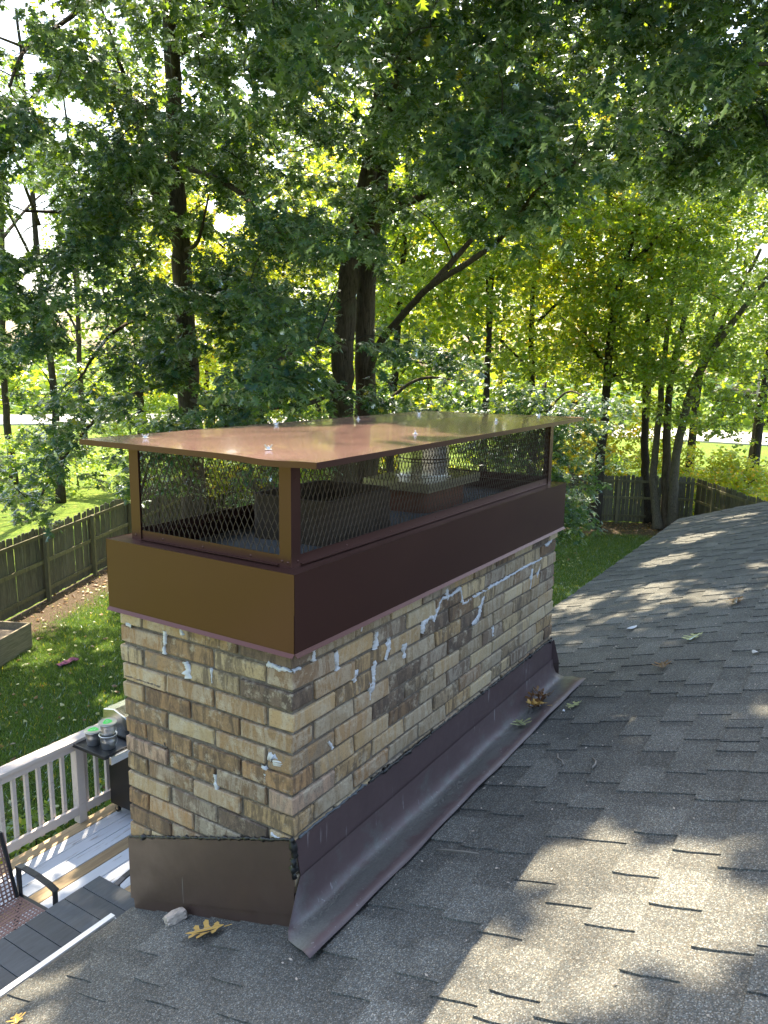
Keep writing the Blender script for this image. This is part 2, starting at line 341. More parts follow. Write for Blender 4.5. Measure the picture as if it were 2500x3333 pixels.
# shingle courses: a saw-tooth underlayer and, proud of it, the tabs
EXP = .143; H1, H2 = .007, .0052
NC = int(UL/EXP)
CHX0, CHX1, CHY0, CHY1 = .034, 2.268, .034, .790
un = MB()
for k in range(NC):
    u0, u1 = k*EXP, (k+1)*EXP+.012
    segs = [(RX0, RX1)]
    yy = EY-u0*ct
    if yy > .03: segs = [(RX0, CHX0-.002), (CHX1+.002, RX1)]
    for a, b in segs:
        un.add([roofp(a, u0, H1), roofp(b, u0, H1), roofp(b, u1, 0), roofp(a, u1, 0), roofp(a, u0, -.004), roofp(b, u0, -.004)], [(0, 1, 2, 3), (4, 5, 1, 0)])
o = hp(un.build('shingle_underlayer', M['shingle_far'], house)); nv = len(o.data.vertices)
ca = o.data.color_attributes.new('tone', 'FLOAT_COLOR', 'POINT'); ca.data.foreach_set('color', [.094, .094, .092, 1]*nv)
# tab variants, unit width, local axes x along eave, y up slope, z out
def tab_mesh(seed, name='shingle'):
    r = np.random.default_rng(seed); V = []; F = []
    js = [0, .33, .66, 1]; L = EXP+.006
    off0 = np.cumsum(r.normal(0, .0022, 4)); off1 = np.cumsum(r.normal(0, .0022, 4)); lift = r.uniform(0, .0022)
    for i, t in enumerate(js):
        zt = H1*(1-t)*1.0+H2+lift*(1-t)**2; zb = H1*(1-t)-.001
        dx0, dx1 = off0[i], off1[i]
        V += [(0, t*L, zb, dx0), (0, t*L, zt, dx0), (1, t*L, zt, dx1), (1, t*L, zb, dx1)]
    for i in range(3):
        b = i*4; c = b+4
        F += [(b, c, c+1, b+1), (b+1, c+1, c+2, b+2), (b+2, c+2, c+3, b+3)]
    F += [(0, 1, 2, 3)]
    return V, F
TABV = [tab_mesh(s) for s in range(6)]
TW = [.08, .11, .15, .18, .21, .25]
TABM = {}
for wi, w in enumerate(TW):
    for s in range(2):
        V, F = TABV[(wi+3*s) % 6]; me = bpy.data.meshes.new('shingle'); me.from_pydata([(p[0]*w+p[3], p[1], p[2]) for p in V], [], F); me.materials.append(M['shingle']); TABM[(wi, s)] = me
R_roof = Matrix(((1, 0, 0, 0), (0, -ct, st, 0), (0, st, ct, 0), (0, 0, 0, 1)))
tabs = []
rt_ = np.random.default_rng(21)
for k in range(NC):
    u = k*EXP; y = EY-u*ct; x = RX0+rt_.uniform(-.3, 0)
    while x < RX1-.05:
        wi = int(rt_.integers(0, 6)); w = TW[wi]; x1 = x+w
        gap = rt_.choice([0.012, .06, .10, .15, .2], p=[.12, .22, .28, .24, .14])
        tone = rt_.choice([.098, .106, .114, .124]) * rt_.uniform(.95, 1.05)
        ok = x > RX0 and x1 < RX1 and not (y > -.02 and x1 > CHX0-.01 and x < CHX1+.01)
        if y > .70 and x1 > -.05 and x < 2.35: ok = False
        if ok:
            P = np.array(roofp(x+w/2, u+.07)); d = P-CAM; z = d@fw; px = 1250+2533*(d@rt)/z if z > .05 else 1e9; py = 1666-2533*(d@up)/z if z > .05 else 1e9
            vis = z > .05 and -250 < px < 2750 and 1400 < py < 3600
            size = w*EXP*abs(d@np.array([0, st, ct]))/np.linalg.norm(d)**3 if vis else 0
            tabs.append((size, k, x, wi, tone, vis))
        x = x1+gap
tabs.sort(key=lambda t: -t[0])
for (size, k, x, wi, tone, vis) in tabs[:298]:
    o = bpy.data.objects.new('shingle', TABM[(wi, int(x*100) % 2)]); COL.objects.link(o); o.parent = roof
    p = roofp(x, k*EXP)
    o.matrix_parent_inverse = Matrix.Identity(4); o.matrix_local = Matrix.Translation(p) @ R_roof
    o.color = (tone*1.0, tone, tone*.975, 1)
V = []; F = []; C = []
for (size, k, x, wi, tone, vis) in tabs[298:]:
    vv, ff = TABV[(wi+int(x*100) % 2*3) % 6]; b = len(V)
    V += [roofp(x+q[0]*TW[wi]+q[3], k*EXP+q[1], q[2]) for q in vv]; F += [tuple(i+b for i in f) for f in ff]; C += [tone*1.0, tone, tone*.975, 1]*len(vv)
me = bpy.data.meshes.new('shingles'); me.from_pydata(V, [], F); me.materials.append(M['shingle_far'])
ca = me.color_attributes.new('tone', 'FLOAT_COLOR', 'POINT'); ca.data.foreach_set('color', C)
o = link('shingles', me, roof); tag(o, kind='stuff')

# ------------------------------------------------------------------ chimney
ch = thing('chimney', 'wide tan and brown brick chimney patched with white caulk, rising through the roof edge', 'chimney', (0, 0, 0))
CZ = .0677; ZT = -.305+CZ                     # top of the first course under the steel skirt
MBX = .0085
core = MB(); core.box(CHX0+MBX, CHX1-MBX, CHY0+MBX, CHY1-MBX, G, -.07); core.build('mortar', M['mortar'], ch)
def brick_mesh(L, D, H, seed):
    r = np.random.default_rng(seed); b = .0035
    mb = MB(); V = []
    for sx in (0, 1):
        for sy in (0, 1):
            for sz in (0, 1):
                c = np.array([sx*L, sy*D, sz*H])+r.normal(0, .0014, 3); s = np.array([1-2*sx, 1-2*sy, 1-2*sz])
                for ax in range(3):
                    q = c.copy()
                    for a2 in range(3):
                        if a2 != ax: q[a2] += s[a2]*b*r.uniform(.6, 1.6)
                    V.append(q)
    import bmesh
    bm = bmesh.new(); [bm.verts.new(v) for v in V]; bmesh.ops.convex_hull(bm, input=bm.verts[:])
    me = bpy.data.meshes.new('brick'); bm.to_mesh(me); bm.free(); me.materials.append(M['brick']); return me
BM = {}
def get_brick(L, D, H, s):
    key = (round(L, 3), round(D, 3), s)
    if key not in BM: BM[key] = brick_mesh(L, D, H, hash(key) % 9999)
    return BM[key]
PAL = dict(gold=(.315, .22, .125), tan=(.37, .275, .155), beige=(.43, .355, .225), brown=(.215, .15, .095), grey=(.165, .128, .098), pink=(.42, .285, .19), amber=(.335, .22, .12), ash=(.285, .23, .155))
rb = np.random.default_rng(5)
BH = CZ-.0105; PX = .2237; PY = .2186; MJ = .0105
def pick(side, x, row):
    if side == 'left': ps = [('gold', .20), ('tan', .26), ('beige', .17), ('brown', .12), ('grey', .13), ('amber', .12)]
    elif x < .45: ps = [('tan', .32), ('beige', .30), ('gold', .16), ('amber', .08), ('ash', .14)]
    else: ps = [('ash', .30), ('beige', .18), ('grey', .24), ('tan', .16), ('brown', .12)]
    n, p = zip(*ps); p = np.array(p)/sum(p); c = np.array(PAL[rb.choice(n, p=p)])*rb.uniform(.86, 1.14)*np.array([1.05, .97, .86]); return c
def put_brick(x, y, z, L, D, col):
    o = link('brick', get_brick(L, D, BH, int(rb.integers(0, 5))), ch); j = np.clip(rb.normal(0, .0022, 2), -.004, .004)
    o.location = (x+j[0]*.6, y+j[1]*.6, z); o.rotation_euler = (0, 0, rb.normal(0, .003)); o.color = (*col, 1)
SPECIAL = {(-.034, 'x'): None}
for row in range(0, 19):
    zt = ZT-row*CZ; zb = zt-CZ+.0105/2; r = row-1; even = (r % 2 == 0)
    # street-side (long) face: row visible above its flashing
    longvis = zt > -.87
    def left_vis(y): return zt > -.845-.36*(y-.034)-.02
    # corner brick A
    if even:
        put_brick(CHX0, CHY0, zb, PX-MJ, .1005, PAL['pink'] if r == 6 else pick('left', 0, row))
        ys = [(CHY0+.1005+MJ+i*PY, PY-MJ) for i in range(3)]
    else:
        put_brick(CHX0, CHY0, zb, .1005, PY-MJ, pick('left', 0, row))
        ys = [(CHY0+PY+i*PY, PY-MJ) for i in range(2)]+[(CHY0+3*PY, .1005)]
    for y, L in ys:
        if left_vis(y+L): put_brick(CHX0, y, zb, .1005, L, PAL['pink']*1 if (r == 6 and .5 < y < .6) else pick('left', 0, row))
    if longvis:
        xs = [(CHX0+PX+i*PX, PX-MJ) for i in range(9)] if even else [(CHX0+.1005+MJ+i*PX, PX-MJ) for i in range(9)]+[(CHX0+.111+9*PX, .1105)]
        for x, L in xs: put_brick(x, CHY0, zb, L, .1005, pick('right', x, row))
# the two faces turned away from the roof
bk = MB()
for row in range(0, 72):
    zt = ZT-row*CZ; zb = zt-CZ+.005; even = row % 2
    for i in range(10):
        x = CHX1-(i+1)*PX+(0 if even else 0.11) ; bk.box(max(x, CHX0+.105), min(x+PX-MJ, CHX1), CHY1-.10, CHY1, zb, zb+BH)
    if row < 20:
        for i in range(3):
            y = CHY0+.105+i*PY+(0 if even else .1); bk.box(CHX1-.1, CHX1+.0012, y, min(y+PY-MJ, CHY1-.105), zb, zb+BH)
o = bk.build('brickwork', M['brick'], ch); tag(o, kind='stuff'); o.color = (.33, .25, .16, 1)
# white caulk smears, each a thin uneven strip lying on the face
def smear(face, pts, w, seed, th=.0028, mat='caulk', name='caulk_patch'):
    r = np.random.default_rng(seed); P = []
    pts = np.array(pts, float)
    for a, b in zip(pts[:-1], pts[1:]):
        n = max(2, int(np.linalg.norm(b-a)/.0032)); P += [a+(b-a)*i/n for i in range(n)]
    P.append(pts[-1]); P = np.array(P); n = len(P)
    T = np.gradient(P, axis=0); T /= np.linalg.norm(T, axis=1)[:, None]+1e-9; Nn = np.stack([-T[:, 1], T[:, 0]], 1)
    wa = w*(.45+.5*np.abs(np.convolve(r.normal(0, 1.1, n+4), np.ones(3)/3, 'valid')[:n])+r.uniform(0, .35, n)); wb = w*(.45+.5*np.abs(np.convolve(r.normal(0, 1.1, n+4), np.ones(3)/3, 'valid')[:n])+r.uniform(0, .35, n))
    br = np.clip(np.interp(np.arange(n), np.arange(0, n+9, 5), r.uniform(-.1, 1.7, len(np.arange(0, n+9, 5)))), .12, 1); wa = wa*br*1.15; wb = wb*np.roll(br, 2)*1.15
    P = P+Nn*(np.interp(np.arange(n), np.arange(0, n+9, 4), r.normal(0, w*.2, len(np.arange(0, n+9, 4)))))[:, None]
    mb = MB()
    def pt(q, h): return (q[0], CHY0-h, q[1]) if face == 'r' else (CHX0-h, q[0], q[1])
    for i in range(n):
        hh = th*r.uniform(.5, 1.3)
        mb.v += [pt(P[i]+Nn[i]*wa[i], -.006), pt(P[i]+Nn[i]*wa[i]*.8, hh), pt(P[i]-Nn[i]*wb[i]*.8, hh), pt(P[i]-Nn[i]*wb[i], -.006)]
    for i in range(n-1):
        b = i*4; mb.f += [(b+j, b+j+1, b+j+5, b+j+4) for j in range(3)]
    return mb.build(name, M[mat], ch, smooth=True)
smear('r', [(.90, -.392), (.96, -.318), (1.05, -.322), (1.13, -.312), (1.155, -.385), (1.25, -.382), (1.45, -.378), (1.66, -.374), (1.88, -.370), (2.05, -.374)], .0065, 1)
smear('r', [(1.0, -.285), (1.02, -.33)], .011, 2)
smear('r', [(.815, -.415), (.825, -.375), (.90, -.368)], .012, 3)
smear('r', [(1.25, -.50), (1.30, -.50), (1.33, -.45), (1.36, -.40)], .014, 4)
smear('r', [(1.475, -.62), (1.47, -.57)], .011, 5)
smear('r', [(.679, -.47), (.685, -.415)], .013, 6)
smear('r', [(.55, -.435), (.57, -.40), (.575, -.36)], .012, 7)
smear('r', [(.487, -.375), (.489, -.315)], .012, 8)
smear('r', [(.345, -.395), (.36, -.45)], .013, 9)
smear('r', [(.345, -.42), (.375, -.425)], .011, 10)
smear('r', [(.262, -.375), (.256, -.335), (.252, -.31)], .013, 11)
smear('r', [(.133, -.305), (.137, -.262)], .010, 12)
smear('r', [(.478, -.415), (.482, -.465), (.465, -.50), (.452, -.55)], .010, 13)
smear('r', [(.44, -.50), (.48, -.51)], .016, 14)
smear('r', [(1.915, -.50), (1.925, -.44), (1.935, -.40)], .009, 15)
smear('r', [(2.10, -.318), (2.19, -.30)], .008, 16)
smear('r', [(.395, -.285), (.40, -.258)], .008, 17)
smear('r', [(.21, -.60), (.235, -.635)], .005, 18)
smear('r', [(2.0, -.46), (2.04, -.40)], .006, 19)
smear('r', [(.64, -.262), (.65, -.285)], .006, 20)
smear('l', [(.572, -.288), (.575, -.33), (.577, -.37)], .009, 21)
smear('l', [(.480, -.375), (.474, -.40), (.468, -.43)], .016, 22)
smear('l', [(.135, -.304), (.09, -.308), (.036, -.306)], .007, 23); smear('r', [(.034, -.305), (.07, -.308)], .006, 24)
smear('l', [(.13, -.592), (.105, -.60), (.10, -.625)], .017, 25)
smear('l', [(.146, -.64), (.147, -.675), (.144, -.70)], .009, 26)
smear('l', [(.359, -.735), (.356, -.76), (.353, -.795)], .008, 27)
smear('l', [(.494, -.262), (.49, -.285)], .009, 28)
smear('l', [(.125, -.866), (.09, -.868)], .008, 29)
smear('l', [(.76, -.30), (.735, -.302)], .007, 30)
smear('l', [(.365, -.37), (.362, -.42)], .004, 31)
for i, (a, b, z, d) in enumerate(((.60, .78, -.49, 'l'), (.58, .66, -.705, 'l'), (.59, .592, -.74, 'l'))): smear(d, [(a, z), (b, z+(.0 if i < 2 else .05))], .0035, 40+i, .003, 'mortar')
# flashing
fl = MB()
YN = .030
def slab(mb, pts, nrm, th):       # polygon extruded by th along nrm
    pts = [np.array(p, float) for p in pts]; n = len(pts); nrm = np.array(nrm, float)*th; b = len(mb.v)
    mb.v += [tuple(p) for p in pts]+[tuple(p+nrm) for p in pts]
    mb.f += [tuple(range(b, b+n))[::-1], tuple(range(b+n, b+2*n))]+[(b+i, b+(i+1) % n, b+n+(i+1) % n, b+n+i) for i in range(n)]
    return mb
XF = .0305
slab(MB(), [(XF, .026, -.850), (XF, .797, -1.118), (XF, .797, -1.364), (XF, .030, -1.108)], (-1, 0, 0), .003).build('side_flashing', M['flash2'], ch)
slab(MB(), [(XF+.0015, .03, -1.105), (XF+.0015, .785, -1.355), (XF+.0015, .78, -1.402), (XF+.0015, .762, -1.405), (XF+.0015, .03, -1.152)], (-1, 0, 0), .002).build('lower_side_flashing', M['flash2'], ch)
YF = .0305
slab(MB(), [(.0345, YF, -.856), (2.270, YF, -.868), (2.285, YF, -1.030), (.080, YF, -1.030), (.060, YF, -.99)], (0, -1, 0), .003).build('counter_flashing', M['flash'], ch)
h = MB(); h.bar((.082, YF-.0045, -1.0285), (2.285, YF-.0045, -1.0285), .005, .006); h.build('hem', M['flash'], ch)
prof = [(.0245, -.985, .052), (.0235, -1.03, .030), (.018, -1.075, .005), (.008, -1.112, -.028), (-.012, -1.120, -.052), (-.035, -1.112, -.062), (-.062, -1.101, -.074), (-.10, -1.089, -.092), (-.150, -1.072, -.125)]
pm = MB(); NXs = 40
for sgn in (0, 1):
    for i in range(NXs+1):
        for j, (y, z, x0) in enumerate(prof):
            x1 = [2.285, 2.30, 2.33, 2.38, 2.40, 2.40, 2.39, 2.37, 2.345][j]
            t = i/NXs; x = x0+(x1-x0)*t
            wob = .0035*math.sin(x*7+j)+.0025*math.sin(x*17+j*2)
            if j < 2: wob *= .2
            pm.v.append((x, y-(.0012 if sgn else 0), z+wob+(0 if sgn else -.0018)))
np_ = len(prof); half = (NXs+1)*np_
for i in range(NXs):
    for j in range(np_-1):
        a = i*np_+j; pm.f.append((a+half, a+half+np_, a+half+np_+1, a+half+1)); pm.f.append((a, a+1, a+np_+1, a+np_))
for i in range(NXs):
    a = i*np_+np_-1; pm.f.append((a, a+half, a+half+np_, a+np_))
for j in range(np_-1):
    pm.f.append((j, j+half, j+half+1, j+1)); a = NXs*np_+j; pm.f.append((a, a+1, a+1+half, a+half))
pan = pm.build('roof_pan_flashing', M['pan'], ch, smooth=True)
ef = MB(); slab(ef, [(2.272, .02, -.87), (2.31, -.0, -1.0), (2.41, .03, -1.115), (2.272, .2, -1.16)], (0, -1, 0), .003)
slab(ef, [(2.274, .03, -.86), (2.274, .80, -1.12), (2.274, .80, -1.37), (2.274, .03, -1.13)], (1, 0, 0), .003); ef.build('end_flashing', M['flash'], ch)
def goo(pts, r, seed, name='sealant_bead'):
    q = np.random.default_rng(seed); P = []
    pts = np.array(pts, float)
    for a, b in zip(pts[:-1], pts[1:]):
        n = max(2, int(np.linalg.norm(b-a)/.009)); P += [a+(b-a)*i/n for i in range(n)]
    P = np.array(P); P += q.normal(0, r*.28, P.shape)
    MB().tube(P, r*(.55+.9*np.abs(q.normal(0, .6, len(P)))), 6).build(name, M['tar'], ch, smooth=True)
goo([(.028, .79, -1.112), (.028, .4, -.975), (.028, .03, -.846)], .0055, 1)
goo([(.028, .03, -.842), (.027, .026, -.90), (.026, .028, -.955), (.03, .028, -.985)], .0095, 2)
goo([(.44, .03, -.853), (.55, .028, -.856), (.9, .028, -.857)], .0055, 3)
goo([(.535, .028, -.86), (.56, .026, -.845)], .010, 4)
goo([(.9, .03, -.857), (1.5, .028, -.86), (2.26, .028, -.865)], .0045, 5)
goo([(1.95, .027, -.858), (1.97, .026, -.875)], .010, 6)
goo([(2.22, .027, -.86), (2.25, .026, -.885)], .009, 7)
cg = np.random.default_rng(3); P = np.array([(x, .029, -.852) for x in np.arange(.05, .44, .01)]); P += cg.normal(0, .0015, P.shape)
MB().tube(P, .004*(.5+cg.uniform(0, 1, len(P))), 5).build('sealant_bead', M['caulk'] if False else M['concrete'], ch, smooth=True)
# lumps of granules washed into the pan
gr_ = MB(); q = np.random.default_rng(9)
for i in range(1500):
    x = q.uniform(-.02, 2.1); y = -.035+q.normal(0, .014)+.01*math.sin(x*5)
    z = np.interp(-y, [-.008, .012, .035, .062, .10], [-1.112, -1.120, -1.112, -1.101, -1.089])+.0015; s = q.uniform(.0008, .0026)
    a = q.uniform(0, 6.28, 3); gr_.v += [(x+s*math.cos(a[0]), y+s*math.sin(a[0]), z), (x-s, y+s, z), (x+s*.5, y-s, z), (x, y, z+s*1.2)]; b = i*4; gr_.f += [(b, b+1, b+3), (b+1, b+2, b+3), (b+2, b, b+3)]
tag(gr_.build('gravel', M['twig']), 'loose grey roof granules washed along the valley of the plum coloured flashing', 'gravel', kind='stuff')
# chimney crown, flues
cr_ = MB(); n = 14
for i in range(n+1):
    for j in range(7):
        x = .05+2.2*i/n; y = .05+.69*j/6; edge = min(i, n-i, 2)*.5*min(j, 6-j, 2)*.5
        cr_.v.append((x, y, -.072+.014*edge+.003*math.sin(i*2.3+j)))
for i in range(n):
    for j in range(6): a = i*7+j; cr_.f.append((a, a+7, a+8, a+1))
cr_.build('crown_slab', M['concrete'], ch, smooth=True)
def flue(x0, x1, y0, y1, z0, z1, m, name):
    mb = MB(); t = .018; r = .045
    def ring(x0, x1, y0, y1, r, z):
        P = []
        for cx, cy, a0 in ((x1-r, y1-r, 0), (x0+r, y1-r, 90), (x0+r, y0+r, 180), (x1-r, y0+r, 270)):
            for k in range(5): a = rad(a0+k*22.5); P.append((cx+r*math.cos(a), cy+r*math.sin(a), z))
        return P
    rs = [ring(x0, x1, y0, y1, r, z0), ring(x0, x1, y0, y1, r, z1), ring(x0+t, x1-t, y0+t, y1-t, r-t/2, z1), ring(x0+t, x1-t, y0+t, y1-t, r-t/2, z0)]
    for R in rs: mb.v += R
    for k in range(3):
        for i in range(20): mb.f.append((k*20+i, k*20+(i+1) % 20, (k+1)*20+(i+1) % 20, (k+1)*20+i))
    return mb.build(name, m, ch)
flue(.52, .98, .27, .63, -.075, .105, M['clay'], 'clay_flue')
flue(1.29, 1.70, .30, .58, -.075, .075, M['redclay'], 'clay_flue')
mp = MB(); mp.box(1.25, 1.76, .265, .60, .076, .084); mp.box(1.25, 1.76, .262, .265, .045, .084); mp.box(1.25, 1.76, .60, .603, .045, .084); mp.box(1.247, 1.25, .265, .60, .045, .084); mp.box(1.76, 1.763, .265, .60, .045, .084); mp.build('flue_plate', M['brass'], ch)
mp = MB(); mp.lathe([(.135, .085), (.135, .092), (.118, .094), (.118, .15), (.122, .155), (.122, .165), (.118, .17), (.118, .255), (.128, .258), (.128, .268), (.10, .268), (.10, .10)], (1.52, .44, 0), 28, False); mp.build('flue_pipe', M['steel'], ch, smooth=False)

# ------------------------------------------------------------------ chimney cap
cap = thing('chimney_shroud', 'brown sheet metal chimney cap with diamond mesh sides over the brick chimney', 'chimney cap', (0, 0, 0))
SX, SY, SH = 2.2652, .8026, .235
def wallp(mb, P0, P1, inward, top, bot, th=.002):
    P0, P1 = np.array(P0, float), np.array(P1, float); iw = np.array(inward, float); n = 12; d = (P1-P0)
    for i in range(n+1):
        for s in (0, 1):
            p = P0+d*i/n+iw*th*s; fl_ = -iw*.011
            for (off, z) in ((0, top), (0, (top+bot)/2), (0, bot), (1, bot-.010)):
                bulge = -iw*.0015*math.sin(math.pi*i/n) if z == (top+bot)/2 else 0
                mb.v.append(tuple(np.array([p[0], p[1], z])+(fl_ if off else 0)+bulge))
    for i in range(n):
        a = i*8
        for k in range(3):
            mb.f.append((a+k, a+k+1, a+8+k+1, a+8+k)); mb.f.append((a+4+k, a+12+k, a+12+k+1, a+4+k+1))
        mb.f.append((a+3, a+7, a+15, a+11)); mb.f.append((a, a+8, a+12, a+4))
    mb.f.append((0, 4, 5, 1)); mb.f.append((1, 5, 6, 2)); mb.f.append((2, 6, 7, 3)); a = n*8; mb.f.append((a, a+1, a+5, a+4)); mb.f.append((a+1, a+2, a+6, a+5)); mb.f.append((a+2, a+3, a+7, a+6))
for P0, P1, iw in (((0, 0, 0), (0, SY, 0), (1, 0, 0)), ((SX, 0, 0), (0, 0, 0), (0, 1, 0)), ((SX, SY, 0), (SX, 0, 0), (-1, 0, 0)), ((0, SY, 0), (SX, SY, 0), (0, -1, 0))):
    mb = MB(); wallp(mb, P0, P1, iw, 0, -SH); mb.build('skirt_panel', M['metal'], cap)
F0, F1, FY0, FY1, FT = .062, 2.20, .060, .745, .318
lip = MB()                                   # ledge between the skirt and the screen frame
I = .058; zi = -.004
lip.add([(.0022, .0022, -.0012), (SX-.0022, .0022, -.0012), (SX-.0022, SY-.0022, -.0012), (.0022, SY-.0022, -.0012), (I+.02, I+.02, zi), (2.185, I+.02, zi), (2.185, .73, zi), (I+.02, .73, zi)], [(0, 1, 5, 4), (1, 2, 6, 5), (2, 3, 7, 6), (3, 0, 4, 7)])
lip.build('skirt_ledge', M['metal'], cap)
PW = .044; t = .0025
for x, y, sx, sy in ((F0, FY0, 1, 1), (F1, FY0, -1, 1), (F1, FY1, -1, -1), (F0, FY1, 1, -1)):
    mb = MB(); mb.box(min(x, x+sx*PW), max(x, x+sx*PW), min(y, y+sy*t), max(y, y+sy*t), -.004, FT)
    y2 = y+sy*t; mb.box(min(x, x+sx*t), max(x, x+sx*t), min(y2, y+sy*PW), max(y2, y+sy*PW), -.004, FT)
    mb.build('corner_post', M['metal'], cap)
def rail_part(a, b, iw, z0, z1, name):
    a, b, iw = np.array(a), np.array(b), np.array(iw); c = (a+b)/2+iw*.0055; mb = MB()
    mb.obox((c[0], c[1], (z0+z1)/2), (b-a)/2, iw*.0012, (0, 0, (z1-z0)/2))
    d = (b-a)/np.linalg.norm(b-a)
    mb.obox((c[0]-iw[0]*.004, c[1]-iw[1]*.004, z0+.004), (b-a)/2-d*.0455, iw*.006, (0, 0, .0012))
    return mb.build(name, M['metal'], cap)
sides = (((F0, FY0+.003, 0), (F0, FY1-.003, 0), (1., 0, 0)), ((F0+.003, FY0, 0), (F1-.003, FY0, 0), (0, 1., 0)), ((F1, FY0+.003, 0), (F1, FY1-.003, 0), (-1., 0, 0)), ((F0+.003, FY1, 0), (F1-.003, FY1, 0), (0, -1., 0)))
for a, b, iw in sides:
    rail_part(a, b, iw, -.003, .030, 'bottom_rail'); rail_part(a, b, iw, FT-.022, FT, 'top_rail')
    # expanded metal: diamond strands
    a, b, iw = np.array(a), np.array(b), np.array(iw); L = np.linalg.norm(b-a); d = (b-a)/L; up_ = np.array([0, 0, 1.]); W_, H_ = .0235, .050
    st_ = []; x = .02
    nc = int((L-.03)/W_)
    for i in range(nc+1):
        for j in range(-1, 6):
            x0 = .02+i*W_; z0 = .012+j*H_; cx, cz = x0, z0
            for sgn in (1, -1):
                for half_ in (1, -1):
                    st_.append(((x0, z0+half_*(H_/2-.003)), (x0+sgn*(W_/2-.0008), z0+half_*.003)))
    V = []; T = []
    r = .00125
    for (p, q) in st_:
        if min(p[1], q[1]) < .012 or max(p[1], q[1]) > FT-.006 or q[0] > L-.012 or q[0] < .012: continue
        P0 = a+d*p[0]+up_*p[1]+iw*.010; P1 = a+d*q[0]+up_*q[1]+iw*.010
        dd = P1-P0; dd /= np.linalg.norm(dd); P0 = P0-dd*.003; P1 = P1+dd*.003; s_ = np.cross(dd, iw); bI = len(V)
        for PP in (P0, P1):
            for (u, v) in ((1, 0), (0, 1), (-1, 0), (0, -1)): V.append(PP+s_*u*r*1.0+iw*v*r*1.3)
        for k in range(4): T += [(bI+k, bI+(k+1) % 4, bI+4+(k+1) % 4), (bI+k, bI+4+(k+1) % 4, bI+4+k)]
    tri_mesh('diamond_mesh', np.array(V), np.array(T), M['mesh'], cap)
rvm = MB().lathe([(0, .0022), (.0025, .0018), (.0042, 0)], n=8, cap=False).mesh('rivet', M['metal'], True)
for (x, y, z, ax) in [(F0, FY0+.012, .012, 0), (F0, FY0+.034, .014, 0), (F0, .60, .012, 0), (F0, .42, .011, 0), (F0, .22, .012, 0), (F0, FY1-.02, .012, 0), (F0+.02, FY0, .26, 1), (F0+.03, FY0, .013, 1)]+[(xx, FY0, .012, 1) for xx in (.35, .62, .95, 1.3, 1.7, 2.05)]:
    o = link('rivet', rvm, cap); off_ = -.0004 if (min(y-FY0, FY1-y) < .044 if ax == 0 else x < .11) else .0040
    o.location = (x+off_, y, z) if ax == 0 else (x, y+off_, z); o.rotation_euler = (0, -math.pi/2, 0) if ax == 0 else (math.pi/2, 0, 0)
# lid sheet
LC = dict(N=(-.045, -.112, .331), L=(-.027, .872, .3295), F=(2.292, -.060, .3405), B=(2.305, .872, .333))
def lidp(s, t_):
    c = [np.array(LC[k]) for k in 'NLFB']; p = (1-s)*(1-t_)*c[0]+(1-s)*t_*c[1]+s*(1-t_)*c[2]+s*t_*c[3]
    # cross-broken sheet: shallow creases rising from the corners, a little oil-canning
    ridge = min(s*2.35, (1-s)*2.35, t_, 1-t_, .5)*2
    z = .011*ridge+.0022*math.sin(s*9+1)*math.sin(t_*5+.4)*min(1, 6*min(s, 1-s, t_, 1-t_)*2)
    z += -.006*math.exp(-((s/.03)**2+((t_-.17)/.10)**2))
    z += .0025*math.sin(s*5.5)*math.sin(t_*3.1)
    return p+np.array([0, 0, z])
lm = MB(); NS, NT = 60, 28
for s_ in (0, 1):
    for i in range(NS+1):
        for j in range(NT+1): p = lidp(i/NS, j/NT); lm.v.append((p[0], p[1], p[2]-.0016*s_))
hf = (NS+1)*(NT+1)
for i in range(NS):
    for j in range(NT): a = i*(NT+1)+j; lm.f.append((a, a+NT+1, a+NT+2, a+1)); lm.f.append((a+hf, a+hf+1, a+hf+NT+2, a+hf+NT+1))
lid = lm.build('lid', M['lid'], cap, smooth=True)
em = MB()
edge = [(i/NS, 0) for i in range(NS+1)]+[(1, j/NT) for j in range(1, NT+1)]+[(i/NS, 1) for i in range(NS-1, -1, -1)]+[(0, j/NT) for j in range(NT-1, 0, -1)]
cc = np.array([1.13, .38])
for (s_, t_) in edge:
    p = lidp(s_, t_); o_ = np.array([(-1 if s_ == 0 else 1 if s_ == 1 else 0), (-1 if t_ == 0 else 1 if t_ == 1 else 0)])*.0018
    em.v += [(p[0]+o_[0], p[1]+o_[1], p[2]+.0006), (p[0]+o_[0], p[1]+o_[1], p[2]-.017), (p[0]-o_[0], p[1]-o_[1], p[2]-.017), (p[0]-o_[0], p[1]-o_[1], p[2]-.0025)]
ne = len(edge)
for i in range(ne):
    a, b = i*4, ((i+1) % ne)*4
    for k in range(4): em.f.append((a+k, b+k, b+(k+1) % 4, a+(k+1) % 4))
em.build('lid_edge', M['metal'], cap)
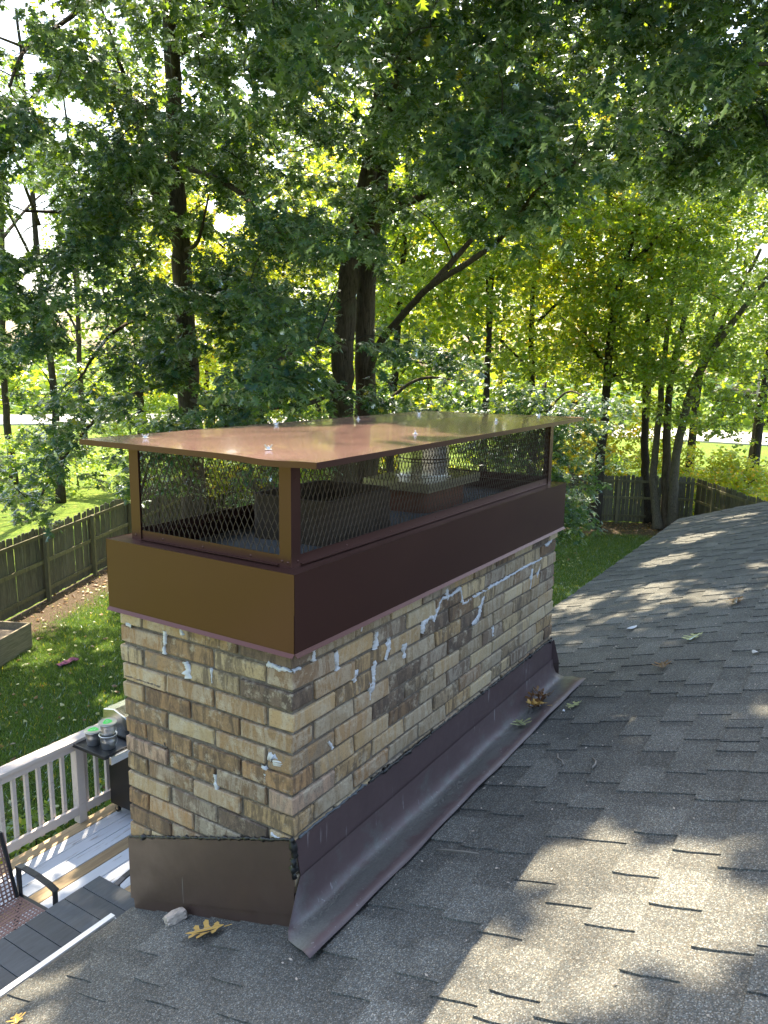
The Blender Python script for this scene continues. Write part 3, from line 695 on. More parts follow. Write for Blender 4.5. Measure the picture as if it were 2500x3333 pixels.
# wing nuts
wn_ = MB(); wn_.lathe([(.0, .0), (.0085, 0), (.0075, .006), (.0055, .010), (.0, .010)], n=12, cap=False)
for s_ in (1, -1):
    for k in range(2):
        pass
    wn_.v += [(s_*.005, -.0015, .002), (s_*.012, -.0015, .006), (s_*.019, -.0012, .020), (s_*.013, -.0012, .021), (s_*.005, -.0015, .009), (s_*.005, .0015, .002), (s_*.012, .0015, .006), (s_*.019, .0012, .020), (s_*.013, .0012, .021), (s_*.005, .0015, .009)]
    b = len(wn_.v)-10; wn_.f += [(b, b+1, b+2, b+3, b+4), (b+9, b+8, b+7, b+6, b+5)]+[(b+i, b+5+i, b+5+(i+1) % 5, b+(i+1) % 5) for i in range(5)]
wn_.tube([(0, 0, .008), (0, 0, .017)], .0028, 8); wme = wn_.mesh('wing_nut', M['zinc'])
wsh = MB(); wsh.lathe([(0, 0), (.017, 0), (.017, .0016), (0, .0016)], n=16, cap=False); wsme = wsh.mesh('washer', M['zinc'])
for i, (x, y) in enumerate(((.113, .719), (.082, .159), (.805, .735), (1.35, .70), (.819, .088), (1.922, .70), (1.632, .13), (2.178, .138))):
    s_ = (x+.04)/2.34; t_ = (y+.11)/.98; z = lidp(s_, t_)[2]
    o = link('wing_nut', wme, cap); o.location = (x, y, z+.0022); o.rotation_euler = (0, 0, [2.5, -1.0, 2.1, .4, .7, 1.6, .9, -.4][i]); o.scale = (.66, .66, .66)
    w_ = link('washer', wsme, o); w_.location = (0, 0, -.0016)

# ------------------------------------------------------------------ small things on the roof
def oak_leaf_2d(seed=0, lobes=3, skinny=.55):
    r = np.random.default_rng(seed); ys = [.12, .36, .62, .84]
    tips = [(.26, .20), (.42, .56), (.30, .86)]
    return ys, [(a+r.uniform(-.04, .04), b+r.uniform(-.03, .04)) for a, b in tips]
def leaf_thing(x, y, L, rz, curl, m, label, cat='leaf', seed=0, hover=.012, group=None, tip=0):
    ys, tips = oak_leaf_2d(seed); r = np.random.default_rng(seed+50)
    mb = MB(); w = .07
    def cz(px, py): return curl*(abs(px)*1.4)**1.3*L+curl*.5*L*(py-.5)**2*2+.02*L*math.sin(px*9+py*7+seed)
    pts = []
    for s_ in (-1, 1):
        for i in range(3):
            tx, ty = tips[i]; tx = tx*s_+r.uniform(-.04, .04)
            # each lobe: shaft and two or three bristle points
            a = (w*s_, ys[i]); b = (w*s_, ys[i+1]); sp = .075
            d = np.array([tx, ty])-np.array([(a[0]+b[0])/2, (a[1]+b[1])/2]); d /= np.linalg.norm(d); nn = np.array([-d[1], d[0]])
            e1 = np.array([tx, ty])-d*.05+nn*sp; e2 = np.array([tx, ty])-d*.05-nn*sp; m1 = (np.array(a)*.55+np.array(b)*.45)+d*.12; 
            k1 = (e1*.45+np.array(b if nn@(np.array(b)-np.array(a)) > 0 else a)*.55); k2 = (e2*.45+np.array(a if nn@(np.array(b)-np.array(a)) > 0 else b)*.55)
            k1 = k1*.6+m1*.4; k2 = k2*.6+m1*.4
            B1 = b if nn@(np.array(b)-np.array(a)) > 0 else a; B2 = a if B1 is b else b
            pts.append([B1, k1, e1, np.array([tx, ty])+d*.03, e2, k2, B2])
    for poly in pts:
        b0 = len(mb.v)
        for (px, py) in poly: mb.v.append((px*L, (py-.5)*L, cz(px, py)))
        mb.f.append(tuple(range(b0, b0+7)))
    body = [(-w*.3, .0), (w*.3, 0), (w, ys[0]), (w, ys[3]), (.05, .95), (0, 1.05), (-.05, .95), (-w, ys[3]), (-w, ys[0])]
    b0 = len(mb.v)
    for (px, py) in body: mb.v.append((px*L, (py-.5)*L, cz(px, py)+.0004))
    mb.f.append(tuple(range(b0, b0+9)))
    mb.tube([(0, -.5*L, 0), (.02*L, -.72*L, .02*L)], [.0014, .0009], 5)
    mb.v = [v for v in mb.v]
    o = mb.build('fallen_leaf', M[m]); sd = o.modifiers.new('thickness', 'SOLIDIFY'); sd.thickness = .0007
    P = roofp(x, (EY-y)/ct, hover)
    o.matrix_world = Matrix.Translation(P) @ R_roof @ Matrix.Rotation(rz, 4, 'Z') @ Matrix.Rotation(tip, 4, 'X')
    tag(o, label, cat, group); return o
leaf_thing(-.06, .319, .125, 2.6, .12, 'leaf_gold', 'golden yellow oak leaf with thin lobes beside the brown side flashing', seed=1, hover=.02)
leaf_thing(1.659, -.064, .115, .8, .22, 'leaf_pale', 'pale green oak leaf lying in the flashing valley below the leaf litter', seed=2, hover=.03)
leaf_thing(1.90, -.237, .085, 1.9, .2, 'leaf_pale', 'small pale green leaf on the shingles just right of the litter pile', seed=3, hover=.02)
leaf_thing(2.42, -.536, .11, 1.3, .35, 'leaf_brown', 'curled brown oak leaf on bare shingles midway up the roof', seed=4, hover=.022)
leaf_thing(2.931, -.592, .14, 1.9, .25, 'leaf_pale', 'greenish tan leaf lying flat above the curled brown oak leaf', seed=5, hover=.022)
leaf_thing(3.707, -.701, .16, 1.5, .3, 'leaf_brown', 'tan brown oak leaf farthest up the roof in a sunny patch', seed=6, hover=.022)
leaf_thing(-.546, .605, .06, .5, .3, 'leaf_gold', 'small folded tan leaf at the sunlit lower corner near the gutter', seed=7, hover=.018)
for i, (dx, dy, s_, rz, tip, m, lab) in enumerate(((0, 0, .12, .3, .5, 'leaf_brown', 'crumpled dark brown leaf at the centre of the litter pile in the flashing valley'), (.05, .015, .10, 1.4, -.6, 'leaf_brown', 'brown leaf standing on edge toward the chimney side of the litter pile'), (-.05, -.01, .11, 2.4, .3, 'leaf_gold', 'tan golden leaf at the near lower end of the litter pile'), (.09, .03, .09, 3.3, .8, 'leaf_brown', 'small dark leaf at the far end of the litter pile'), (.02, -.04, .10, 4.4, -.3, 'leaf_brown', 'brown leaf spread on the shingle side of the litter pile'), (-.02, .02, .08, 5.2, .9, 'leaf_brown', 'smallest curled leaf lying on top of the litter pile'))):
    leaf_thing(1.90+dx, -.065+dy, s_, rz, .5, m, lab, seed=10+i, hover=.035+.008*i, group='dry leaves piled in the flashing valley', tip=tip)
def pale_oval(x, y, L, rz, label):
    mb = MB(); n = 12
    for i in range(n): a = 2*math.pi*i/n; mb.v.append((L*.5*math.cos(a), L*.27*math.sin(a), .004*math.cos(2*a)))
    mb.v.append((0, 0, .007)); mb.f = [(i, (i+1) % n, n) for i in range(n)]
    o = mb.build('fallen_leaf', M['caulk']); o.modifiers.new('t', 'SOLIDIFY').thickness = .0008
    o.matrix_world = Matrix.Translation(roofp(x, (EY-y)/ct, .018)) @ R_roof @ Matrix.Rotation(rz, 4, 'Z'); tag(o, label, 'leaf')
pale_oval(3.385, -.13, .075, .9, 'small oval whitish leaf on the roof past the chimney end')
pale_oval(2.536, -.952, .05, -.5, 'tiny yellowish sliver of leaf near the right edge of the roof')
pale_oval(1.84, -.205, .02, 0, 'tiny white petal between the litter pile and the small pale leaf')
def twig(pts, r, label):
    P = [roofp(x, (EY-y)/ct, h) for x, y, h in pts]; o = MB().tube(P, r, 6).build('twig', M['twig'], smooth=True); tag(o, label, 'twig')
twig([(1.295, -.368, .020), (1.25, -.385, .021), (1.225, -.412, .02), (1.192, -.428, .018)], [.0045, .004, .004, .0045], 'short curved grey twig, left of a pair lying on the mid roof')
twig([(1.244, -.530, .02), (1.21, -.553, .021), (1.18, -.560, .021), (1.150, -.556, .019)], [.0042, .004, .004, .0042], 'short bent grey twig, right of a pair lying on the mid roof')
twig([(.498, -.225, .019), (.50, -.26, .02), (.492, -.33, .021), (.489, -.385, .018)], [.003, .0035, .003, .002], 'longer straight thin twig on the shaded shingles near the pan flashing')
import bmesh
q = np.random.default_rng(61); gm = MB()
for i in range(260):
    x = q.uniform(-.5, 4.5); y = q.uniform(-1.4, .0) if q.uniform() < .8 else q.normal(-.19, .03); s_ = q.uniform(.0012, .0042); p0 = np.array(roofp(x, (EY-y)/ct, .0125)); a = q.uniform(0, 6.28); d1 = np.array([math.cos(a), math.sin(a)*ct, 0])*s_*q.uniform(1, 2.6); d2 = np.array([-math.sin(a), math.cos(a)*ct, 0])*s_; b = len(gm.v)
    gm.v += [tuple(p0+d1), tuple(p0+d2), tuple(p0-d1), tuple(p0-d2), tuple(p0+np.array([0, 0, s_]))]; gm.f += [(b, b+1, b+4), (b+1, b+2, b+4), (b+2, b+3, b+4), (b+3, b, b+4)]
tag(gm.build('debris', M['stone']), 'tiny pale grit and bits of bark sprinkled over the grey shingles', 'debris', kind='stuff')
def chunk(x, y, dims, rz, label, seed):
    r = np.random.default_rng(seed); bm = bmesh.new(); bmesh.ops.create_icosphere(bm, subdivisions=3, radius=1)
    for v in bm.verts:
        c = v.co.normalized(); m_ = max(abs(c.x), abs(c.y), abs(c.z)); c = c/m_**.93; n_ = 1+.10*math.sin(c.x*7+seed)*math.cos(c.y*6)+r.normal(0, .025)
        v.co = Vector((c.x*dims[0]*n_, c.y*dims[1]*n_, c.z*dims[2]*n_))
    me = bpy.data.meshes.new('rock'); bm.to_mesh(me); bm.free(); me.materials.append(M['stone']); o = link('mortar_chunk', me)
    o.matrix_world = Matrix.Translation(roofp(x, (EY-y)/ct, .012+dims[2]*.8)) @ R_roof @ Matrix.Rotation(rz, 4, 'Z'); tag(o, label, 'debris')
chunk(-.018, .505, (.036, .022, .017), .35, 'pale block of broken mortar against the foot of the brown side flashing', 3)

# ------------------------------------------------------------------ deck, railing
D = -4.1
deck = thing('deck', 'pale grey painted wooden deck with two bare tan replacement boards', 'deck', (1.5, 3, D))
dinv = Matrix.Translation((-1.5, -3, -D))
BW = .155; y = 5.185
i = 0
while y > .5:
    y0 = y-BW+.008
    m = M['barewood'] if i in (0, 4, 8) else M['deckpaint']
    L = 9.0
    mb = MB(); mb.box(-4.5, 4.5, -.0735, .0735, -.016, .016); o = mb.build('plank', m, deck, bevel=.004)
    o.location = Vector((0.6+rng.uniform(-.02, .02), y-BW/2, -.018+rng.uniform(-.0015, .0015))) + Vector((-1.5, -3, 0)); y -= BW; i += 1
fr = MB(); fr.box(-4, 5.15, 5.12, 5.16, -.20+D, -.036+D)
for xx in (-3.5, -1, 1.5, 4.9): fr.box(xx, xx+.09, 5.02, 5.115, G, -.04+D)
for xx in np.arange(-3.8, 5, .4): fr.box(xx, xx+.04, .46, 5.118, -.2+D, -.036+D)
o = fr.build('joist_frame', M['barewood'], deck); o.matrix_parent_inverse = dinv
rail = thing('deck_railing', 'weathered pale wooden deck railing with square balusters along the lawn side', 'railing', (2.9, 5.18, D))
rinv = Matrix.Translation((-2.9, -5.18, -D))
def rp_(o): o.matrix_parent_inverse = rinv; return o
PXs = (-.6, 1.15, 2.88, 4.62)
for xx in PXs: rp_(MB().box(xx, xx+.092, 5.135, 5.227, D, D+.905).build('post', M['rail'], rail, bevel=.004))
for a, b in ((-3, -.602), (-.506, 1.148), (1.244, 2.878), (2.974, 4.618)):
    rp_(MB().box(a, b, 5.135, 5.173, D+.10, D+.19).build('bottom_rail', M['rail'], rail, bevel=.003))
    rp_(MB().box(a, b, 5.135, 5.173, D+.815, D+.904).build('top_rail', M['rail'], rail, bevel=.003))
rp_(MB().box(-3, 4.75, 5.09, 5.24, D+.906, D+.942).build('cap_rail', M['rail'], rail, bevel=.004))
bme = MB().box(-.018, .018, -.018, .018, 0, .84).mesh('baluster', M['rail'])
xx = -2.9
while xx < 4.6:
    if not any(abs(xx-(p+.046)) < .07 for p in PXs):
        o = rp_(link('baluster', bme, rail)); o.location = (xx, 5.193, D+.06)
    xx += .1315

# ------------------------------------------------------------------ grill and pails
gx = 3.17
grl = thing('gas_grill', 'black gas grill with stainless hood and a black side shelf on the deck', 'grill', (gx, 4.85, D)); ginv = Matrix.Translation((-gx, -4.85, -D))
def gp(o): o.matrix_parent_inverse = ginv; return o
gp(MB().box(gx+.03, gx+.75, 4.63, 5.05, D+.11, D+.80).build('cabinet', M['black'], grl, bevel=.006))
gp(MB().box(gx+.02, gx+.76, 4.60, 5.06, D+.802, D+.93).build('firebox', M['black'], grl, bevel=.01))
gp(MB().box(gx+.0, gx+.78, 4.555, 4.598, D+.80, D+.93).build('control_panel', M['stainless'], grl, bevel=.005))
hd = MB(); prof_ = [(4.62, .935), (4.64, 1.06), (4.74, 1.16), (4.90, 1.205), (5.07, 1.17), (5.09, .935)]
b = 0
for x_ in (gx+.01, gx+.77): hd.v += [(x_, yy, D+zz) for yy, zz in prof_]
hd.f = [tuple(range(6)), tuple(range(6, 12))[::-1]]+[(i, (i+1) % 6, 6+(i+1) % 6, 6+i)[::-1] for i in range(6)]
hood = gp(hd.build('hood', M['stainless'], grl, bevel=.008)); 
hh = MB(); hh.tube([(gx+.12, 4.585, D+1.03), (gx+.66, 4.585, D+1.03)], .011, 8); hh.tube([(gx+.15, 4.585, D+1.03), (gx+.15, 4.65, D+1.03)], .008, 8); hh.tube([(gx+.63, 4.585, D+1.03), (gx+.63, 4.65, D+1.03)], .008, 8); hh.build('handle', M['stainless'], hood)
sh = MB(); sh.box(gx-.345, gx+.005, 4.615, 5.105, D+.885, D+.915); sh.box(gx-.345, gx-.333, 4.627, 5.093, D+.9155, D+.921); sh.box(gx-.345, gx+.005, 4.615, 4.627, D+.9155, D+.921); sh.box(gx-.345, gx+.005, 5.093, 5.105, D+.9155, D+.921)
gp(sh.build('side_shelf', M['black'], grl, bevel=.004))
gp(MB().box(gx-.30, gx-.005, 4.575, 4.612, D+.825, D+.905).build('shelf_front', M['stainless'], grl, bevel=.004))
for xx in (gx+.15, gx+.38, gx+.6): gp(MB().tube([(xx, 4.553, D+.865), (xx, 4.52, D+.865)], [.028, .024], 14).build('knob', M['stainless'], grl))
gp(MB().tube([(gx-.02, 4.56, D+.80), (gx-.02, 4.558, D+.45)], .003, 6).build('utensil', M['stainless'], grl))
for xx in (gx+.08, gx+.70):
    for yy in (4.69, 5.0):
        c_ = MB(); c_.tube([(xx-.012, yy, D+.035), (xx+.012, yy, D+.035)], .034, 16); wq = gp(c_.build('caster', M['rubber'], grl))
        q_ = MB(); q_.box(xx-.018, xx-.014, yy-.018, yy+.018, D+.03, D+.108); q_.box(xx+.014, xx+.018, yy-.018, yy+.018, D+.03, D+.108); q_.build('fork', M['stainless'], wq)
gb = MB(); gb.box(gx+.785, gx+1.15, 4.615, 5.105, D+.885, D+.915); gp(gb.build('side_shelf', M['black'], grl))
def pail(x, y, z, rz, label, lid_=True):
    o = thing('citronella_pail', label, 'pail', (x, y, z), 'small tin pails on the grill shelf', rz)
    MB().lathe([(0, 0), (.062, 0), (.064, .004), (.074, .075), (.0755, .079), (.0745, .083), (.084, .135), (.089, .139), (.089, .147), (.080, .147), (.076, .13), (.07, .08)], n=28, cap=False).build('bucket', M['pail'], o, smooth=True)
    hb = [(.088*math.cos(a), -.088*math.sin(a)*.75-.012, .128-.085*math.sin(a)) for a in np.linspace(0, math.pi, 13)]
    MB().tube(hb, .0018, 6).build('wire_handle', M['zinc'], o, smooth=True)
    if lid_:
        l = MB().lathe([(0, .149), (.083, .149), (.087, .153), (.080, .152), (0, .152)], n=28, cap=False).build('pail_lid', M['pail'], o)
        q = np.random.default_rng(int(x*1000)); g_ = MB(); n = 22
        for i in range(n): a = 2*math.pi*i/n; rr = .052*(1+.12*math.sin(3*a)); g_.v.append((rr*math.cos(a), rr*.8*math.sin(a), .1535))
        g_.f = [tuple(range(n))]; g_.build('sticker', M['green'], l)
        w2 = MB(); 
        for (a, b) in (((-.025, -.01), (-.01, .018)), ((-.01, .018), (-.005, -.012)), ((.008, -.014), (.014, .016)), ((.014, .016), (.03, .005))):
            w2.bar((*a, .1542), (*b, .1542), .005, .0006)
        w2.build('sticker_print', M['leaf_pale'], l)
    return o
pail(2.955, 4.94, D+.916, 2.4, 'single tin pail with a green lid sticker, beside the stacked pair')
pail(2.985, 4.755, D+.916, .3, 'lower tin pail of the stacked pair on the grill shelf', False)
pail(2.985, 4.755, D+1.038, .6, 'upper tin pail of the stacked pair, green sticker on its lid')

# ------------------------------------------------------------------ patio table and chairs
tb = thing('patio_table', 'dark slate blue patio table with plank pattern top, next to the house roof', 'table', (.6, 2.75, D)); tz = D+.735
x = -.6; j = 0
while x < 1.69:
    MB().box(-.078, .078, -.47, .47, 0, .016).build('plank', M['table'], tb, bevel=.0025, loc=(x+.08-.6, .18, .72)); x += .1605; j += 1
x_end = x
f_ = MB(); f_.box(-1.2, x_end-.6+.002, -.31, -.29, .66, .718); f_.box(-1.2, x_end-.6+.002, .645, .652, .66, .718); f_.box(-1.21, -1.2, -.30, .65, .66, .718); f_.box(x_end-.6, x_end-.6+.004, -.29, .645, .66, .718); f_.build('apron', M['blackm'], tb)
for sx in (-1.15, x_end-.6-.10):
    for sy in (-.27, .58): MB().box(sx, sx+.045, sy, sy+.045, 0, .717).build('leg', M['blackm'], tb)
def make_chair(loc, rz, label):
    c = thing('patio_chair', label, 'chair', loc, 'woven patio chairs', rz)      # faces -Y
    W_ = .29
    for s_ in (-1, 1):
        a = MB(); X = s_*W_
        pts = [(X, .215, .66), (X, .12, .675), (X, -.05, .672), (X, -.20, .655), (X, -.285, .632)]
        for p, q in zip(pts[:-1], pts[1:]): a.bar(p, q, .052, .014)
        a.build('armrest', M['blackm'], c, bevel=.003)
        MB().bar((X, -.255, 0), (X, -.265, .632), .035, .022, (0, 1, 0)).build('leg', M['blackm'], c)
        b_ = MB(); b_.bar((X, .33, 0), (X, .21, .40), .035, .022, (0, 1, 0)); b_.bar((X, .21, .40), (X, .205, .66), .035, .022, (0, 1, 0)); b_.build('leg', M['blackm'], c)
        MB().bar((X, -.25, .40), (X, .22, .385), .03, .028).build('seat_rail', M['blackm'], c)
        b_ = MB(); b_.bar((s_*(W_-.04), .19, .41), (s_*(W_-.055), .33, .93), .024, .024, (0, 1, 0)); b_.build('back_upright', M['blackm'], c)
    MB().bar((-W_+.04, .335, .93), (W_-.04, .335, .93), .024, .024).build('back_rail', M['blackm'], c)
    sw = MB(); iw = W_-.03
    for k in range(17):
        x = -iw+2*iw*k/16
        if k % 4 != 2 or True: sw.bar((x, -.26, .418+.0015*(k % 2)), (x, .20, .402+.0015*(k % 2)), .014 if k % 4 else .024, .004)
    for k in range(15):
        y_ = -.26+.46*k/14; z_ = .42-.016*k/14; sw.bar((-iw, y_, z_+.002), (iw, y_, z_+.002), .013 if k % 4 else .022, .004)
    sw.bar((-iw, -.265, .415), (iw, -.265, .415), .03, .022); sw.build('woven_seat', M['strap'], c)
    bw = MB()
    def bp_(u, v): return np.array([u, .19+.14*v, .41+.52*v])
    for k in range(15):
        x = -iw+.015+(2*iw-.03)*k/14; bw.bar(bp_(x, 0), bp_(x, 1), .012 if 0 < k < 14 else .034, .004, (0, 1, 0))
    for k in range(17): bw.bar(bp_(-iw+.01, k/16)+np.array([0, .003, 0]), bp_(iw-.01, k/16)+np.array([0, .003, 0]), .004, .012)
    bw.build('woven_back', M['strap'], c)
    return c
ch1 = make_chair((1.30, 3.93, D), 0, 'woven strap patio chair behind the dark table, its armrest over the deck boards')
c2 = dup(ch1, (2.17, 3.03, D), math.pi/2*-1, 'patio chair at the end of the dark table, mostly hidden behind the chimney', 'woven patio chairs')

# ------------------------------------------------------------------ fences
FZ = G
def fence_run(name, A, B, inside, label, posts0=1.2):
    A, B = np.array(A, float), np.array(B, float); d = B-A; L = np.linalg.norm(d); d /= L; n = np.array(inside, float); n /= np.linalg.norm(n)
    ang = math.atan2(d[1], d[0]); o = thing(name, label, 'fence', (A[0], A[1], G), None, ang)
    ln = 1 if (np.array([-d[1], d[0]])@n) > 0 else -1      # local y of the inside
    pm_ = []
    for s_ in range(5):
        r = np.random.default_rng(s_); h = 1.80+r.uniform(-.025, .025); w = .066+r.uniform(-.003, .002); mb = MB()
        for yy in (-.008, .008): mb.v += [(-w, yy, .04), (w, yy, .04), (w+.001, yy, h-.05), (w-.028, yy, h), (-w+.028, yy, h), (-w-.001, yy, h-.05)]
        mb.f = [(0, 1, 2, 3, 4, 5)[::-1], (6, 7, 8, 9, 10, 11)]+[(i, (i+1) % 6, 6+(i+1) % 6, 6+i) for i in range(6)]; pm_.append(mb.mesh('picket', M['fence']))
    r = np.random.default_rng(int(A[0]*10)); x = .07
    while x < L:
        k = link('picket', pm_[int(r.integers(0, 5))], o); k.location = (x, -ln*.012+r.normal(0, .002), r.normal(0, .008)); k.rotation_euler = (r.normal(0, .006), r.normal(0, .007), 0); x += .146
    for z in (.22, .92, 1.55): MB().box(0, L, min(ln*.002, ln*.04), max(ln*.002, ln*.04), z, z+.088).build('rail', M['fencepost'], o)
    x = posts0
    while x < L: MB().box(x-.045, x+.045, min(ln*.042, ln*.132), max(ln*.042, ln*.132), 0, 1.66).build('post', M['fencepost'], o, bevel=.004); x += 2.33
    return o
P1 = np.array([9.35, 15.14]); dl = np.array([.901, .433]); CR = np.array([20.86, 20.68]); P2 = np.array([28.9, 4.11])
sA = P1-dl*5.8
fence_run('privacy_fence', sA, CR, (.433, -.901), 'weathered grey board fence along the left side of the yard, posts facing the house', 5.8-2.33*2+.0)
fence_run('privacy_fence', P2, CR, (-.9, -.43), 'weathered board fence across the back of the yard, light showing between pickets', 2.78)
fence_run('privacy_fence', P2+np.array([-.1, -.08]), P2+np.array([-6.5, -4.4]), (-.5, .8), 'short return of board fence running behind the far end of the roof', 1.6)
# raised planter
pl = thing('planter_box', 'raised garden planter of weathered boards on the lawn near the left fence', 'planter', (5.9, 12.6, G), None, .43)
for a in ((-2.2, 1.15, -.62, -.58), (-2.2, 1.15, .58, .62)): MB().box(a[0], a[1], a[2], a[3], 0, .52).build('board', M['planter'], pl)
for a in ((1.152, 1.19, -.62, .62), (-2.24, -2.202, -.62, .62)): MB().box(a[0], a[1], a[2], a[3], 0, .52).build('board', M['planter'], pl)
MB().box(-2.2, 1.15, -.578, .578, .0, .38).build('soil', M['mortar'], pl)
cb = MB(); q = np.random.default_rng(2)
for i in range(7):
    for j in range(4): cb.v.append((i*.07, j*.06, .03+q.uniform(-.01, .035)))
for i in range(6):
    for j in range(3): a = i*4+j; cb.f.append((a, a+4, a+5, a+1))
o = cb.build('cloth_scrap', M['cloth']); o.location = (6.85, 11.1, G+.02); tag(o, 'crumpled purple scrap of cloth lying on the lawn', 'cloth'); o.modifiers.new('t', 'SOLIDIFY').thickness = .004

# ------------------------------------------------------------------ foliage generator
def leaf_tpl(lobed, w=.36):
    if lobed:
        ys = [.10, .34, .60, .84]; tips = [(.27, .20), (.40, .50), (.28, .82)]; ww = [.06, .09, .085, .05]
        V = [(0, 0, 0)]+[(s*ww[i], ys[i], 0) for i in range(4) for s in (-1, 1)]+[(0, 1.04, -.06)]+[(s*t[0], t[1], -.10) for t in tips for s in (-1, 1)]
        T = [(0, 2, 1)]
        for i in range(3): a, b, c, d = 1+2*i, 2+2*i, 3+2*i, 4+2*i; T += [(a, b, d), (a, d, c)]
        T.append((7, 8, 9))
        for i in range(3): T += [(1+2*i, 3+2*i, 10+2*i), (2+2*i, 11+2*i, 4+2*i)]
        return np.array(V, float), np.array(T)
    V = np.array([(0, 0, 0), (-w, .5, -.06), (0, 1, -.05), (w, .5, -.06), (0, .45, .03)], float)
    return V, np.array([(0, 4, 1), (1, 4, 2), (2, 4, 3), (3, 4, 0)])
TPL = {True: leaf_tpl(True), False: leaf_tpl(False), 'q': (np.array([(0, 0, 0), (-.38, .5, 0), (0, 1, -.08), (.38, .5, 0)], float), np.array([(0, 3, 1), (1, 3, 2)]))}
# shafts through the canopy along which the sun reaches the roof (its lit patches) and the metal lid
LIT = [(.50, -.80, .24), (.42, -.98, .27), (.22, -1.14, .27), (.05, -.80, .22), (.16, -.93, .22), (-.18, -.72, .18), (-.1, -1.0, .14), (1.50, -1.02, .13), (1.78, -1.08, .11), (1.64, -.60, .06), (2.15, -.74, .07), (2.46, -.83, .07), (2.89, -.47, .08), (3.84, .05, .14), (4.67, .03, .17), (4.03, -.52, .20), (4.52, .56, .24), (4.9, -.7, .18), (5.96, .22, .32), (7.23, .20, .32), (5.4, -.2, .14), (6.5, -.7, .18), (8.3, -.1, .28), (-.45, .72, .14), (-.75, .45, .2)]
SH = [(np.array([x, y, roofz(y)]), r) for x, y, r in LIT]+[(np.array([.30, .35, .33]), .5), (np.array([.9, .25, .33]), .3), (np.array([.2, -.1, .33]), .3)]
YL = [(3.1, 5.4, .25), (2.4, 5.1, .22), (2.0, 4.9, .2), (1.2, 4.6, .3), (3.6, 5.3, .2), (6.4, 9.2, .3), (8, 11.3, .25), (20, 33, 6.), (15, 25, 3.2), (11.5, 21, 2.2)]
SH += [(np.array([x, y, D if y < 5.5 else G]), r) for x, y, r in YL]
def sunclear(P):
    keep = np.ones(len(P), bool)
    for c, r in SH:
        d = P-c; t = d@SUND; q = d-t[:, None]*SUND; keep &= ~((np.einsum('ij,ij->i', q, q) < r*r) & (t > 1))
    return keep
# windows in the foliage where the bright sky stands between the trees
_wq = np.random.default_rng(77); _WK = _wq.normal(0, 1, (14, 3)); _WK /= np.linalg.norm(_WK, axis=1)[:, None]; _WK *= (2*math.pi/_wq.uniform(.9, 3.2, 14))[:, None]; _WP = _wq.uniform(0, 6.28, 14)
def clump(P, thr, seed=0):      # foliage gathers in clumps with gaps between
    n_ = np.sin(P@_WK.T+_WP+seed).sum(1)/math.sqrt(7); return n_ > thr
def viewdir(px, py):
    v = fw+(px-829.5)/1681*rt-(py-1106)/1681*up; return v/np.linalg.norm(v)
GAPS = [(viewdir(40, 420), .020), (viewdir(20, 60), .028), (viewdir(75, 130), .018), (viewdir(480, 480), .017), (viewdir(520, 470), .012), (viewdir(455, 440), .012), (viewdir(30, 520), .022), (viewdir(60, 600), .016), (viewdir(540, 70), .012), (viewdir(200, 310), .010), (viewdir(130, 290), .012), (viewdir(1590, 60), .014), (viewdir(1320, 330), .010), (viewdir(1650, 540), .014), (viewdir(1310, 150), .008), (viewdir(810, 40), .010), (viewdir(1110, 390), .009), (viewdir(20, 700), .016), (viewdir(870, 330), .008)]
CLEAR = [(viewdir(765, 600), .030), (viewdir(765, 690), .033), (viewdir(760, 780), .030), (viewdir(390, 520), .016), (viewdir(395, 600), .016), (viewdir(400, 680), .015), (viewdir(405, 860), .018), (viewdir(385, 440), .015), (viewdir(375, 330), .012), (viewdir(372, 230), .012), (viewdir(370, 140), .012)]
def trunkclear(P):
    d = P-CAM; d = d/np.linalg.norm(d, axis=1)[:, None]; keep = np.ones(len(P), bool)
    for g, a in CLEAR: keep &= ~(d@g > math.cos(a))
    return keep
def viewclear(P, f=1.0):
    d = P-CAM; L = np.linalg.norm(d, axis=1); keep = np.ones(len(P), bool); d = d/L[:, None]
    for g, a in GAPS: keep &= ~(d@g > math.cos(a*f))
    return keep
